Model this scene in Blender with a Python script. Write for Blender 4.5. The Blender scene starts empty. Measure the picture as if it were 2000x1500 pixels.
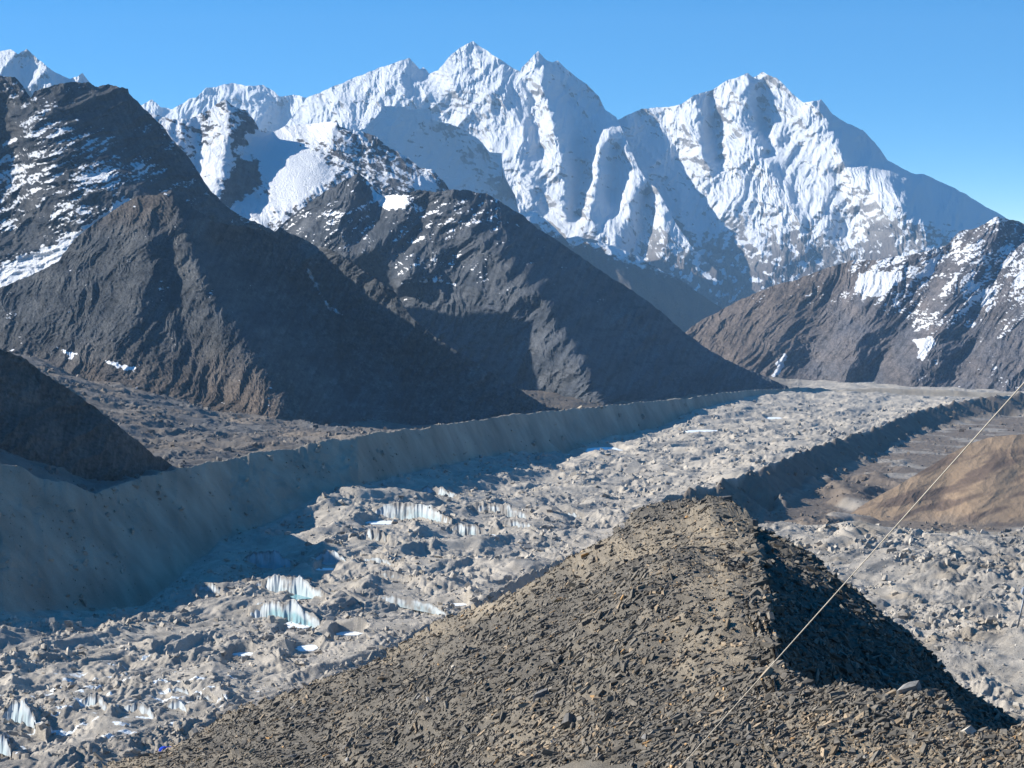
import bpy, math, random
import numpy as np
rng = np.random.default_rng(11); random.seed(5)
S = bpy.context.scene; C = S.collection
R = math.radians
# ------------------------------------------------------------------ camera, sky, sun, exposure
F = 4140.0                      # focal length in pixels of the 2000 px wide photograph
PITCH = R(6.1)
cam = bpy.data.cameras.new('camera'); camo = bpy.data.objects.new('camera', cam); C.objects.link(camo)
cam.sensor_width = 36; cam.lens = F / 2000 * 36; cam.clip_start = 0.5; cam.clip_end = 120000
camo.location = (0, 0, 0); camo.rotation_euler = (R(90) - PITCH, 0, 0); S.camera = camo
SUN_EL, SUN_AZ = R(29), R(-79)  # sun to the front left
w = bpy.data.worlds.new('World'); S.world = w; w.use_nodes = True
nt = w.node_tree; bg = nt.nodes['Background']
sky = nt.nodes.new('ShaderNodeTexSky'); sky.sky_type = 'NISHITA'; sky.sun_disc = False
sky.sun_elevation = SUN_EL; sky.sun_rotation = SUN_AZ; sky.altitude = 3000
sky.air_density = 1.6; sky.dust_density = 0.1; sky.ozone_density = 2.0
tc = nt.nodes.new('ShaderNodeTexCoord'); mp = nt.nodes.new('ShaderNodeMapping')
mp.inputs['Location'].default_value = (0, 0, 0.20); mp.inputs['Scale'].default_value = (1, 1, 3.4)
nrm = nt.nodes.new('ShaderNodeVectorMath'); nrm.operation = 'NORMALIZE'
hs = nt.nodes.new('ShaderNodeHueSaturation'); hs.inputs['Saturation'].default_value = 1.5
nt.links.new(tc.outputs['Generated'], mp.inputs['Vector']); nt.links.new(mp.outputs[0], nrm.inputs[0])
nt.links.new(nrm.outputs[0], sky.inputs['Vector']); nt.links.new(sky.outputs[0], hs.inputs['Color'])
nt.links.new(hs.outputs[0], bg.inputs['Color']); bg.inputs['Strength'].default_value = 0.105
sl = bpy.data.lights.new('sun', 'SUN'); sl.energy = 5.0; sl.angle = R(0.5); sl.color = (1.0, 0.94, 0.845)
so = bpy.data.objects.new('sun', sl); C.objects.link(so)
so.rotation_euler = (R(90) - SUN_EL, 0, R(180) - SUN_AZ)
S.view_settings.view_transform = 'Standard'; S.view_settings.look = 'None'
S.view_settings.exposure = 1.05; S.view_settings.gamma = 1
S.cycles.max_bounces = 4; S.cycles.diffuse_bounces = 3; S.cycles.volume_bounces = 0
S.cycles.use_denoising = True; S.cycles.denoising_prefilter = 'ACCURATE'

# ------------------------------------------------------------------ helpers
cp, sp_ = math.cos(PITCH), math.sin(PITCH)
def P(u, v, y):                 # photo pixel + real distance ahead (m) -> world point
    a = (np.asarray(u, float) - 1000) / F; b = (750 - np.asarray(v, float)) / F
    dy = cp + b * sp_; dz = -sp_ + b * cp
    y = np.asarray(y, float)
    return np.stack(np.broadcast_arrays(a / dy * y, y, dz / dy * y), -1)
def kv(v):
    b = (750 - np.asarray(v, float)) / F
    return (-sp_ + b * cp) / (cp + b * sp_)
def uv_of(p):                   # world point -> photo pixel
    x, y, z = p[..., 0], p[..., 1], p[..., 2]
    d = y * cp - z * sp_; h = y * sp_ + z * cp
    return 1000 + F * x / d, 750 - F * h / d

_perm = np.random.default_rng(3).permutation(4096).astype(np.int32)
_ang = np.random.default_rng(4).uniform(0, 2 * np.pi, 4096)
_gx, _gy = np.cos(_ang).astype(np.float32), np.sin(_ang).astype(np.float32)
def perlin(x, y, seed=0):
    x = np.asarray(x, np.float64); y = np.asarray(y, np.float64)
    xi = np.floor(x).astype(np.int64); yi = np.floor(y).astype(np.int64)
    xf = (x - xi).astype(np.float32); yf = (y - yi).astype(np.float32)
    def g(ix, iy, fx, fy):
        h = _perm[(_perm[(ix + seed * 131) & 4095] + iy * 1) & 4095]
        return _gx[h] * fx + _gy[h] * fy
    s = xf * xf * xf * (xf * (xf * 6 - 15) + 10); t = yf * yf * yf * (yf * (yf * 6 - 15) + 10)
    a = g(xi, yi, xf, yf); b = g(xi + 1, yi, xf - 1, yf)
    c = g(xi, yi + 1, xf, yf - 1); d = g(xi + 1, yi + 1, xf - 1, yf - 1)
    return ((a + s * (b - a)) * (1 - t) + (c + s * (d - c)) * t) * 1.5
def fbm(x, y, oct=4, seed=0, gain=0.5):
    r = 0; a = 1
    for i in range(oct):
        r = r + a * perlin(x * 2 ** i, y * 2 ** i, seed + i * 7); a *= gain
    return r
def ss(a, b, x):
    t = np.clip((x - a) / (b - a), 0, 1); return t * t * (3 - 2 * t)

def resample(line, step):
    out = []
    for (p, q) in zip(line[:-1], line[1:]):
        p = np.array(p, float); q = np.array(q, float)
        n = max(1, int(np.hypot(*(q - p)[:2]) / step))
        for i in range(n): out.append(p + (q - p) * i / n)
    out.append(np.array(line[-1], float)); return out
def rbf(pts, U, V):             # linear kernel: creases run along the given lines
    pts = np.array(pts); key = np.round(pts[:, :2] / 3); _, idx = np.unique(key, axis=0, return_index=True)
    pts = pts[np.sort(idx)]
    n = len(pts); X = pts[:, :2] / 1000
    D = np.hypot(X[:, None, 0] - X[None, :, 0], X[:, None, 1] - X[None, :, 1])
    A = np.zeros((n + 3, n + 3)); A[:n, :n] = D - np.eye(n) * 1e-4; A[:n, n] = 1; A[:n, n + 1:] = X; A[n, :n] = 1; A[n + 1:, :n] = X.T
    sol = np.linalg.solve(A, np.concatenate([pts[:, 2], np.zeros(3)]))
    u = U.ravel() / 1000; v = V.ravel() / 1000; out = sol[n] + sol[n + 1] * u + sol[n + 2] * v
    uf = u.astype(np.float32); vf = v.astype(np.float32); acc = np.zeros(len(u), np.float32)
    for i in range(n):
        acc += np.float32(sol[i]) * np.hypot(uf - np.float32(X[i, 0]), vf - np.float32(X[i, 1]))
    return (out + acc).reshape(U.shape)
def poly_sd(poly, U, V):        # signed distance in pixels, positive inside
    poly = np.array(poly, float); d = np.full(U.shape, 1e9); ins = np.zeros(U.shape, bool)
    for (a, b) in zip(poly, np.roll(poly, -1, 0)):
        e = b - a; t = np.clip(((U - a[0]) * e[0] + (V - a[1]) * e[1]) / max(e @ e, 1e-9), 0, 1)
        d = np.minimum(d, np.hypot(U - a[0] - t * e[0], V - a[1] - t * e[1]))
        if a[1] != b[1]:
            c = (a[1] > V) != (b[1] > V)
            ins ^= c & (U < (b[0] - a[0]) * (V - a[1]) / (b[1] - a[1]) + a[0])
    return np.where(ins, d, -d)

def tag(o, label=None, cat=None, group=None, kind=None):
    if label: o['label'] = label
    if cat: o['category'] = cat
    if group: o['group'] = group
    if kind: o['kind'] = kind
    return o
def link(name, me, mat=None, parent=None):
    o = bpy.data.objects.new(name, me); C.objects.link(o)
    if mat and not me.materials: me.materials.append(mat)
    if parent: o.parent = parent
    return o
def mesh_np(name, co, quads, attrs=None, smooth=True, tris=None):
    me = bpy.data.meshes.new(name)
    co = np.asarray(co, np.float32).reshape(-1, 3)
    me.vertices.add(len(co)); me.vertices.foreach_set('co', co.ravel())
    nq = len(quads) if quads is not None else 0; ntr = len(tris) if tris is not None else 0
    me.loops.add(nq * 4 + ntr * 3); me.polygons.add(nq + ntr)
    parts = []
    if nq: parts.append(np.asarray(quads, np.int32).ravel())
    if ntr: parts.append(np.asarray(tris, np.int32).ravel())
    me.loops.foreach_set('vertex_index', np.concatenate(parts))
    st = np.concatenate([np.arange(nq) * 4, nq * 4 + np.arange(ntr) * 3]).astype(np.int32)
    me.polygons.foreach_set('loop_start', st)
    me.polygons.foreach_set('use_smooth', np.full(nq + ntr, smooth, bool))
    for k, a in (attrs or {}).items():
        a = np.asarray(a, np.float32)
        if a.ndim == 2:
            at = me.attributes.new(k, 'FLOAT_COLOR', 'POINT')
            if a.shape[1] == 3: a = np.concatenate([a, np.ones((len(a), 1), np.float32)], 1)
            at.data.foreach_set('color', a.ravel())
        else:
            at = me.attributes.new(k, 'FLOAT', 'POINT'); at.data.foreach_set('value', a)
    me.update(calc_edges=True); return me
def grid_quads(nr, nc, mask=None):
    i = np.arange(nr * nc).reshape(nr, nc)
    q = np.stack([i[:-1, :-1], i[1:, :-1], i[1:, 1:], i[:-1, 1:]], -1)
    return q[mask] if mask is not None else q.reshape(-1, 4)
def grid_normals(co):
    du = np.gradient(co, axis=1); dv = np.gradient(co, axis=0)
    n = np.cross(dv, du); n /= np.linalg.norm(n, axis=-1, keepdims=True) + 1e-12
    return n

# ------------------------------------------------------------------ materials
def new_mat(name):
    m = bpy.data.materials.new(name); m.use_nodes = True
    nt = m.node_tree; b = nt.nodes['Principled BSDF']; b.inputs['Roughness'].default_value = 0.9
    b.inputs['Specular IOR Level'].default_value = 0.15
    return m, nt, b
def nd(nt, t, **kw):
    n = nt.nodes.new(t)
    for k, v in kw.items():
        if k in n.inputs: n.inputs[k].default_value = v
        else: setattr(n, k, v)
    return n
def terrain_mat(name, scale, bump, c_lo, c_hi, snow_col=(0.88, 0.89, 0.91), strat=None):
    """ground colour from the mesh's own 'col' attribute, snow cover from 'snow', both broken up by fine noise"""
    m, nt, b = new_mat(name); L = nt.links.new
    geo = nd(nt, 'ShaderNodeNewGeometry')
    n1 = nd(nt, 'ShaderNodeTexNoise', Scale=1.0 / scale, Detail=6.0, Roughness=0.65)
    n2 = nd(nt, 'ShaderNodeTexNoise', Scale=6.0 / scale, Detail=4.0, Roughness=0.7)
    for n in (n1, n2): L(geo.outputs['Position'], n.inputs['Vector'])
    col = nd(nt, 'ShaderNodeAttribute', attribute_name='col')
    ramp = nd(nt, 'ShaderNodeMapRange'); ramp.inputs[1].default_value = 0.3; ramp.inputs[2].default_value = 0.7
    ramp.inputs[3].default_value = c_lo; ramp.inputs[4].default_value = c_hi
    L(n2.outputs['Fac'], ramp.inputs[0])
    mul = nd(nt, 'ShaderNodeVectorMath', operation='SCALE'); L(col.outputs['Color'], mul.inputs[0]); L(ramp.outputs[0], mul.inputs['Scale'])
    sn = nd(nt, 'ShaderNodeAttribute', attribute_name='snow')
    a1 = nd(nt, 'ShaderNodeMath', operation='MULTIPLY_ADD'); L(n1.outputs['Fac'], a1.inputs[0]); a1.inputs[1].default_value = 0.9; L(sn.outputs['Fac'], a1.inputs[2])
    a2 = nd(nt, 'ShaderNodeMath', operation='MULTIPLY_ADD'); L(n2.outputs['Fac'], a2.inputs[0]); a2.inputs[1].default_value = 0.6; L(a1.outputs[0], a2.inputs[2])
    th = nd(nt, 'ShaderNodeMapRange', interpolation_type='SMOOTHSTEP'); L(a2.outputs[0], th.inputs[0])
    th.inputs[1].default_value = 1.18; th.inputs[2].default_value = 1.38
    mix = nd(nt, 'ShaderNodeMix', data_type='RGBA'); L(th.outputs[0], mix.inputs[0]); L(mul.outputs[0], mix.inputs[6]); mix.inputs[7].default_value = (*snow_col, 1)
    L(mix.outputs[2], b.inputs['Base Color'])
    if bump:
        bp = nd(nt, 'ShaderNodeBump', Strength=1.0, Distance=bump); L(n2.outputs['Fac'], bp.inputs['Height']); L(bp.outputs[0], b.inputs['Normal'])
    return m

# ------------------------------------------------------------------ mountains: traced ridges, real distances, eroded surface
def detail(U, V, comps, seed):
    r = 0
    wx = perlin(U / 140, V / 140, seed + 50) * 22 + perlin(U / 45, V / 45, seed + 51) * 7
    wy = perlin(U / 140, V / 140, seed + 52) * 22 + perlin(U / 45, V / 45, seed + 53) * 7
    for i, (lu, lv, slant, amp, kind) in enumerate(comps):
        n = perlin((U + slant * V + wx) / lu, (V + wy) / lv, seed + i * 3)
        if kind == 'r': n = 0.75 - 2.2 * np.abs(n)
        r = r + amp * lu * n
    return r
def relief(name, label, cat, Y0, vref, alpha, crest, foot, lines, comps, mat, surf, seed, jag=1.5, du=2.0, nr=200, beta=0.0,
           back=0.55, calm=None, flat=True):
    crest = [tuple(c) + (0,) * (3 - len(c)) for c in crest]
    ca = np.array(crest, float)
    us = np.arange(ca[0, 0], ca[-1, 0] + 0.1, du)
    vc = np.interp(us, ca[:, 0], ca[:, 1]) + jag * (fbm(us / 22, us * 0 + seed, 4, seed, 0.65))
    fa = np.array(foot, float); vf = np.maximum(np.interp(us, fa[:, 0], fa[:, 1]), vc + 4)
    s = np.linspace(0, 1, nr)[:, None]
    U = np.broadcast_to(us[None], (nr, len(us))).copy(); V = vc[None] + s * (vf - vc)[None]
    pts = resample(crest, 22)
    for l in lines: pts += resample(l, 18)
    D = rbf(pts, U, V)
    nz = detail(U, V, comps, seed)
    if calm: nz = nz * (1 - .8 * ss(-6, 6, poly_sd(calm, U, V)))
    D = D - nz
    Y = Y0 * (1 + (-alpha * (V - vref) + beta * (U - 1000) + D) / F)
    co = P(U, V, Y)
    nrmv = grid_normals(co); nrmv *= np.sign(-(nrmv * co).sum(-1, keepdims=True))
    col, snow = surf(U, V, nrmv, nz)
    # the far side
    nb = 8; top = co[0]; pxm = Y0 / F; H = (vf - vc) * pxm
    rows = []
    for i in range(nb, 0, -1):
        k = i / nb; d = H * 1.6 * k
        q = top.copy(); q[:, 1] += d; q[:, 0] += d * top[:, 0] / top[:, 1]
        q[:, 2] += d * top[:, 2] / top[:, 1] - d * (back + 0.12 * fbm(us / 60, us * 0 + i, 2, seed + 9))
        rows.append(q)
    co = np.concatenate([np.array(rows), co]); ex = lambda a: np.concatenate([np.repeat(a[:1], nb, 0), a])
    me = mesh_np(name, co, grid_quads(*co.shape[:2]), {'col': ex(col).reshape(-1, 3), 'snow': ex(snow).ravel()}, smooth=flat is False)
    o = link(name, me, mat); tag(o, label, cat, None, 'structure')
    return o
def lerp(c1, c2, t): return np.asarray(c1)[None, None] * (1 - t[..., None]) + np.asarray(c2)[None, None] * t[..., None]

ROCK, BROWN, PALE = (0.075, 0.075, 0.08), (0.115, 0.09, 0.068), (0.2, 0.185, 0.165)
m_far = terrain_mat('snow_and_rock_far', 120, 30, 0.75, 1.25, (0.66, 0.68, 0.71))
m_mid = terrain_mat('snow_and_rock_mid', 45, 12, 0.6, 1.4, (0.72, 0.74, 0.77))
m_near = terrain_mat('rock_hillside', 28, 6, 0.55, 1.45)

FAR = [(120, 170, 0.5, .13, 'r'), (55, 80, -0.3, .18, 'r'), (26, 44, .4, .18, 'r'), (12, 20, -0.2, .20, 'r'), (8, 60, 0.05, .24, 'r'), (6, 9, 0, .16, 'r'), (4.2, 4.2, 0, .16, 'n')]
def far_surf(base, rockband=None, low=None, polys=()):
    def f(U, V, n, nz):
        t = np.clip(0.5 + fbm(U / 60, V / 22, 3, 77), 0, 1)
        col = lerp((0.34, 0.325, 0.31), (0.19, 0.182, 0.18), t); band = fbm((U + V * .2) / 60, (V - .22 * U) / 6, 3, 72)
        s = base + .04 + .8 * (n[..., 2] - 0.5) + .35 * np.clip(n[..., 0], 0, .6) + 0.16 * fbm((U + V * .2) / 50, V / 25, 4, 71) + 0.26 * fbm((U - V * .4) / 18, V / 9, 2, 75) - .24 * ss(.05, .5, band) * ss(-.3, .3, fbm(U / 70, V / 70, 2, 74))
        if low:
            k = ss(low[0], low[1], V + 34 * fbm(U / 90, V / 60, 3, 79)); s = s - low[2] * k + k * (1.0 * fbm((U + V * .6) / 14, (V - .5 * U) / 20, 4, 80))
            col = col * (1 - k[..., None]) + np.array((0.115, 0.098, 0.09)) * k[..., None]
        for pl, val, fe in polys:
            k = ss(-fe, fe, poly_sd(pl, U, V) + fe * fbm(U / 20, V / 20, 2, 70)); s = s * (1 - .55 * k) + (val - .2 * ss(0, .4, band)) * .55 * k
        return col, s
    return f

relief('snow_mountain', 'distant snow peak cut off by the left edge above the dark ridge', 'mountain', 17000, 120, 0.8,
       [(-320, 190), (-200, 120), (-100, 85), (0, 100), (21, 96), (35, 105), (52, 96), (73, 114, -8), (105, 140, 15), (136, 154, 25), (150, 150, 20), (161, 143, 15), (175, 161, 30), (230, 200, 50)],
       [(-320, 320), (230, 300)],
       [[(52, 96, 0), (73, 116, -10), (80, 145, -28), (92, 180, -40), (110, 230, -50)], [(21, 96, 0), (10, 150, -25), (0, 220, -40)], [(38, 110, 10), (45, 160, 8), (50, 210, 0)]],
       FAR, m_far, far_surf(0.75), 1, nr=90)
relief('snow_mountain', 'white fluted snow ridge low behind the small dark pyramid peak', 'mountain', 24500, 180, 0.85,
       [(200, 235), (277, 205), (297, 194), (315, 210), (336, 213), (360, 200), (371, 192), (385, 190), (402, 171), (423, 170), (451, 161), (479, 168), (514, 166), (535, 178), (546, 189), (574, 185), (602, 192, 8), (625, 205, 25), (647, 231, 40), (700, 260, 40)],
       [(200, 340), (700, 360)],
       [[(588, 190, -8), (605, 215, -22), (625, 238, -30), (650, 270, -40)], [(514, 166, 0), (520, 200, -25), (505, 245, -35)], [(546, 189, 15), (548, 230, 8), (530, 260, 0)], [(402, 171, 0), (395, 210, -20), (380, 260, -40)], [(371, 192, 0), (365, 215, -15), (350, 250, -30)]],
       [(11, 90, 0.1, .22, 'r')] + FAR, m_far, far_surf(0.9), 2, nr=100)

KAN = [(540, 270, 90), (580, 215, 90), (600, 191, 80), (649, 170, 60), (687, 154, 50), (740, 133, 45), (799, 113, 40), (820, 135, 60), (827, 131, 60), (838, 143, 50), (855, 138, 20), (880, 108, 8), (897, 94, 4), (924, 80, 0), (936, 89, 0), (985, 122, 10), (1016, 140, 12), (1020, 131, 5), (1051, 100, -5), (1065, 115, 15), (1079, 122, 30), (1090, 119, 38), (1102, 131, 45), (1125, 150, 55), (1146, 164, 60), (1170, 189, 62), (1181, 213, 60), (1205, 231, 55), (1220, 265, 20), (1246, 325, -40), (1262, 352, -50), (1282, 368, -80), (1300, 400, -90), (1322, 440, -110), (1350, 480, -130), (1400, 530, -150)]
relief('snow_mountain', 'highest white mountain with twin summits rising behind the dark middle ridge', 'mountain', 20500, 120, 0.95,
       KAN, [(540, 420), (900, 560), (1400, 640)],
       [[(1051, 100, -5), (1057, 140, -25), (1062, 180, -45), (1070, 210, -60), (1090, 270, -75), (1105, 340, -85), (1103, 400, -95), (1115, 470, -110), (1120, 540, -130)],
        [(1079, 122, 30), (1110, 200, 60), (1140, 280, 55), (1138, 360, 25), (1130, 420, -20)],
        [(1190, 262, -5), (1172, 290, -55), (1165, 340, -75), (1150, 400, -100), (1120, 470, -130)],
        [(1204, 290, 35), (1202, 350, 0), (1190, 420, -50)],
        [(1222, 287, -25), (1242, 345, -70), (1235, 410, -100), (1210, 480, -140)],
        [(1262, 380, -10), (1262, 430, -40), (1250, 500, -90)],
        [(1285, 372, -80), (1292, 420, -120), (1290, 480, -160), (1270, 540, -180)],
        [(1016, 140, 8), (1040, 185, -8), (1050, 230, -14), (1053, 290, -35), (1060, 350, -60), (1066, 440, -70), (1066, 520, -80)], [(1005, 150, 2), (1030, 190, -26), (1033, 250, -42), (1030, 320, -56), (1040, 400, -80)],
        [(924, 80, 0), (935, 120, -12), (960, 180, -28), (975, 250, -42), (990, 310, -52), (1005, 370, -62), (1015, 440, -80)],
        [(880, 108, 8), (905, 125, -2), (918, 150, -10), (915, 168, -5)], [(922, 100, 8), (928, 140, 12), (925, 170, 0)],
        [(855, 138, 22), (850, 190, 22), (870, 250, 20), (920, 320, 10)], [(690, 165, 50), (740, 200, 15), (720, 240, 0), (660, 250, 10)], [(640, 200, 60), (650, 240, 50)], [(799, 113, 40), (790, 150, 20), (760, 190, 10)]],
       FAR, m_far, far_surf(0.77, low=(400, 560, 0.95), polys=[([(866, 125), (905, 112), (940, 125), (1000, 150), (1030, 235), (960, 300), (880, 260), (845, 200)], .60, 25)]), 3, nr=260, beta=-.15)
relief('snow_mountain', 'blocky shadowed snow buttress below the twin summits', 'mountain', 17800, 220, 0.5,
       [(640, 300), (690, 258), (715, 250), (740, 222), (750, 206), (790, 209), (800, 214), (841, 210), (845, 235), (880, 242), (908, 255), (936, 273), (957, 297), (980, 300), (982, 332), (990, 353), (1006, 381), (1015, 420), (1060, 470)],
       [(640, 380), (1060, 500)],
       [[(750, 206, 0), (770, 260, -6), (800, 330, 0), (850, 420, 10)], [(841, 212, 10), (860, 280, 30), (900, 360, 40), (950, 430, 50)], [(1000, 385, 50), (1000, 430, 50)]],
       [(60, 120, .3, .08, 'r'), (24, 50, .2, .10, 'r'), (11, 18, 0, .10, 'r'), (5, 5, 0, .08, 'n')], m_far, far_surf(0.85), 4, nr=130, beta=0.9)
THA = [(1150, 262, 60), (1209, 233, 50), (1254, 212, 40), (1300, 209, 30), (1328, 205, 10), (1356, 186, 0), (1387, 177, 25), (1419, 158, 0), (1461, 143, 0), (1471, 152, 28), (1489, 141, 18), (1517, 152, 0), (1545, 180, 0), (1569, 201, 0), (1604, 194, -12), (1625, 222, 35), (1653, 240, 85), (1685, 254, 130), (1709, 278, 165), (1734, 313, 190), (1779, 338, 215), (1804, 340, 230), (1846, 359, 250), (1881, 376, 275), (1926, 404, 300), (1965, 425, 320), (2000, 446, 330), (2160, 530, 350), (2300, 600, 370)]
relief('snow_mountain', 'broad white mountain right of the twin summits with a long ridge falling to the right', 'mountain', 20900, 150, 0.9,
       THA, [(1150, 560), (1350, 680), (2300, 700)],
       [[(1356, 186, 0), (1362, 250, -22), (1378, 310, -32)], [(1387, 177, 25), (1400, 250, 50), (1408, 310, 30)], [(1419, 158, 0), (1412, 230, 0), (1412, 300, -12), (1428, 360, -25), (1460, 440, -50)],
        [(1461, 143, 0), (1465, 200, -22), (1475, 250, -32), (1490, 290, -32), (1500, 340, -40)], [(1471, 152, 28), (1487, 200, 50), (1497, 255, 38), (1500, 300, 5)],
        [(1489, 141, 18), (1508, 190, 10), (1510, 260, 0), (1525, 330, -25), (1540, 420, -60)],
        [(1604, 194, -12), (1620, 240, -32), (1648, 300, -52), (1690, 342, -72), (1730, 345, -80), (1765, 375, -95), (1800, 410, -110), (1830, 440, -120), (1840, 500, -140)],
        [(1640, 250, 30), (1680, 310, 20), (1720, 325, 20), (1770, 350, 30), (1830, 410, 0), (1890, 450, 20)],
        [(1850, 400, 60), (1880, 440, 10), (1920, 480, 0)],
        [(1560, 230, 0), (1570, 320, -30), (1600, 420, -60), (1580, 520, -90)], [(1640, 340, -30), (1660, 430, -50), (1680, 520, -80)], [(1330, 260, 30), (1340, 350, 10), (1380, 440, -20), (1430, 520, -60)], [(1250, 300, 40), (1280, 400, 20), (1330, 500, -30)], [(1500, 470, -90), (1480, 560, -140), (1470, 620, -180)], [(1400, 500, -40), (1420, 570, -90)]],
       FAR, m_far, far_surf(0.79, low=(375, 545, 0.9)), 5, nr=270, beta=-.3)

relief('mountain', 'bluish hazy spur of bare rock between the dark middle ridge and the brown slope', 'mountain', 12500, 480, 0.9,
       [(960, 450), (1013, 416), (1043, 413), (1065, 427), (1097, 458), (1118, 484), (1146, 472), (1181, 476), (1223, 490), (1260, 510), (1300, 534), (1317, 537), (1345, 558, 20), (1380, 583, 40), (1408, 600, 60), (1470, 650, 90)],
       [(960, 560), (1250, 660), (1470, 700)],
       [[(1181, 476, -10), (1220, 530, -40), (1260, 590, -60)], [(1120, 486, 10), (1160, 540, 0)], [(1317, 537, 0), (1330, 580, 0), (1340, 630, 0)]],
       [(50, 90, -.5, .14, 'r'), (22, 40, -.5, .14, 'r'), (10, 14, 0, .12, 'r'), (5, 5, 0, .1, 'n')], m_mid,
       lambda U, V, n, nz: (lerp((0.095, 0.085, 0.08), (0.13, 0.10, 0.08), ss(-.4, .4, fbm(U / 50, V / 50, 3, 21))),
                            0.75 - 1.15 * ss(-10, 75, V - (416 + .33 * (U - 1010))) + .3 * fbm((U + V * .5) / 22, V / 12, 3, 22) + .3 * (n[..., 2] - .5)), 6, nr=110, beta=0.5)

def crag(col, U, V, seed, slant, amt=1.0):
    st = fbm((U + slant * V) / 7, V / 80, 3, seed + 1); out = ss(.1, .5, fbm(U / 15, V / 11, 4, seed + 2)); sp = perlin(U / 3.1, V / 3.1, seed + 3)
    return col * np.clip(1 + amt * (.34 * st - .38 * out + .28 * sp + .25 * fbm(U / 90, V / 70, 2, seed + 4)), .3, 2)[..., None]
def dust(U, V, seed): return .42 * fbm(U / 5.5, V / 3.6, 3, seed) + .3 * fbm((U + .5 * V) / 17, (V + .35 * U) / 7, 3, seed + 5)
# the small pyramid peak with the hanging glacier
GLAC = [(500, 268), (530, 257), (548, 262), (575, 272), (590, 296), (640, 326), (655, 348), (620, 362), (590, 392), (560, 404), (528, 405), (535, 380), (520, 352), (512, 318), (488, 292)]
SN8 = [(GLAC, 1.6, 3), ([(445, 395), (500, 372), (520, 380), (540, 410), (520, 425), (480, 425)], .75, 6), ([(480, 262), (530, 258), (530, 285), (490, 290)], 1.2, 4),
       ([(400, 270), (440, 262), (450, 300), (430, 380), (410, 372), (385, 320)], .72, 10), ([(545, 250), (650, 240), (655, 262), (620, 268), (560, 268)], 1.0, 6), ([(810, 345), (835, 340), (860, 372), (810, 374)], .9, 6), ([(466, 310), (505, 320), (505, 365), (450, 400), (430, 392)], .15, 6)]
def surf8(U, V, n, nz):
    t = np.clip(.5 + fbm(U / 30, V / 14, 3, 31), 0, 1); col = lerp((0.06, 0.062, 0.07), (0.115, 0.105, 0.10), t)
    col = crag(col, U, V, 800, .2); s = .58 - .26 * ss(560, 760, U) + .5 * dust(U, V, 810) + .35 * fbm((U * .7 + V) / 26, (V - U * .5) / 12, 4, 32) + .45 * (n[..., 2] - .5) - .2 * ss(445, 455, U) * ss(505, 490, U) * ss(275, 255, V)
    for pl, val, fe in SN8:
        k = ss(-fe, fe, poly_sd(pl, U, V) + fe * fbm(U / 12, V / 12, 2, 33)); s = s * (1 - k) + val * k
    return col, s
relief('snow_mountain', 'small dark pyramid peak with a white hanging glacier on its right flank', 'mountain', 8200, 250, 0.85,
       [(230, 230), (270, 213), (300, 222), (330, 232), (370, 233), (400, 218), (425, 203), (441, 193, -10), (451, 206, 0), (483, 217, 20), (497, 235, 30), (507, 255, 60), (532, 257, 120), (560, 246, 130), (612, 241, 120), (658, 236, 60), (665, 248, 55), (700, 255, 60), (733, 266, 60), (754, 283, 60), (796, 308, 60), (820, 327, 60), (845, 332, 50), (870, 357, 60), (878, 371, 80), (930, 420, 80)],
       [(230, 420), (430, 500), (930, 480)],
       [[(441, 193, -10), (446, 230, -26), (452, 262, -36), (440, 300, -45), (445, 350, -50), (430, 390, -55)], [(507, 262, 60), (480, 285, 20), (470, 330, 0), (455, 390, -10)],
        [(540, 262, 110), (560, 280, 60), (560, 300, 15), (565, 318, -10), (560, 350, -30), (550, 400, -45)], [(500, 300, 20), (510, 340, 0), (515, 390, -20)], [(620, 320, -20), (645, 348, -35)], [(600, 380, -60), (565, 405, -60)],
        [(658, 240, 40), (640, 280, 20), (650, 310, 10)], [(665, 250, 30), (690, 300, 20), (740, 340, 0), (800, 370, -10)], [(370, 235, 0), (350, 280, -20), (340, 330, -30)], [(400, 220, 10), (385, 280, 5), (380, 340, 0)]],
       [(60, 90, -.6, .10, 'r'), (26, 34, -.6, .14, 'r'), (12, 16, 0, .16, 'r'), (6, 6, 0, .13, 'n'), (3.5, 3.5, 0, .1, 'n')], m_mid, surf8, 7, nr=160, jag=2.5, calm=GLAC)

def surf7(U, V, n, nz):
    t = np.clip(.5 + .8 * fbm(U / 40, V / 30, 3, 41), 0, 1); col = lerp((0.036, 0.041, 0.05), (0.076, 0.076, 0.077), t)
    st = fbm((U * .85 + V * .5) / 60, (V - .0 * U + .55 * U) / 13, 4, 42)     # ledges that climb to the right
    col = crag(col, U, V, 820, -.5); s = .40 + .7 * dust(U, V, 830) + .30 * st + .3 * fbm(U / 90, V / 60, 2, 43) + .5 * (n[..., 2] - .55) - .28 * ss(0, 80, U - (60 + .75 * (V - 190))) - .25 * ss(130, 30, V - 150)
    s = s - .25 * ss(400, 470, V)
    k = ss(-7, 7, poly_sd([(-60, 600), (-40, 540), (0, 522), (60, 492), (130, 470), (170, 442), (230, 398), (275, 385), (185, 436), (112, 508), (52, 545), (0, 570)], U, V) + 7 * fbm(U / 15, V / 15, 2, 44))
    return col, s * (1 - k) + 1.1 * k
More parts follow.
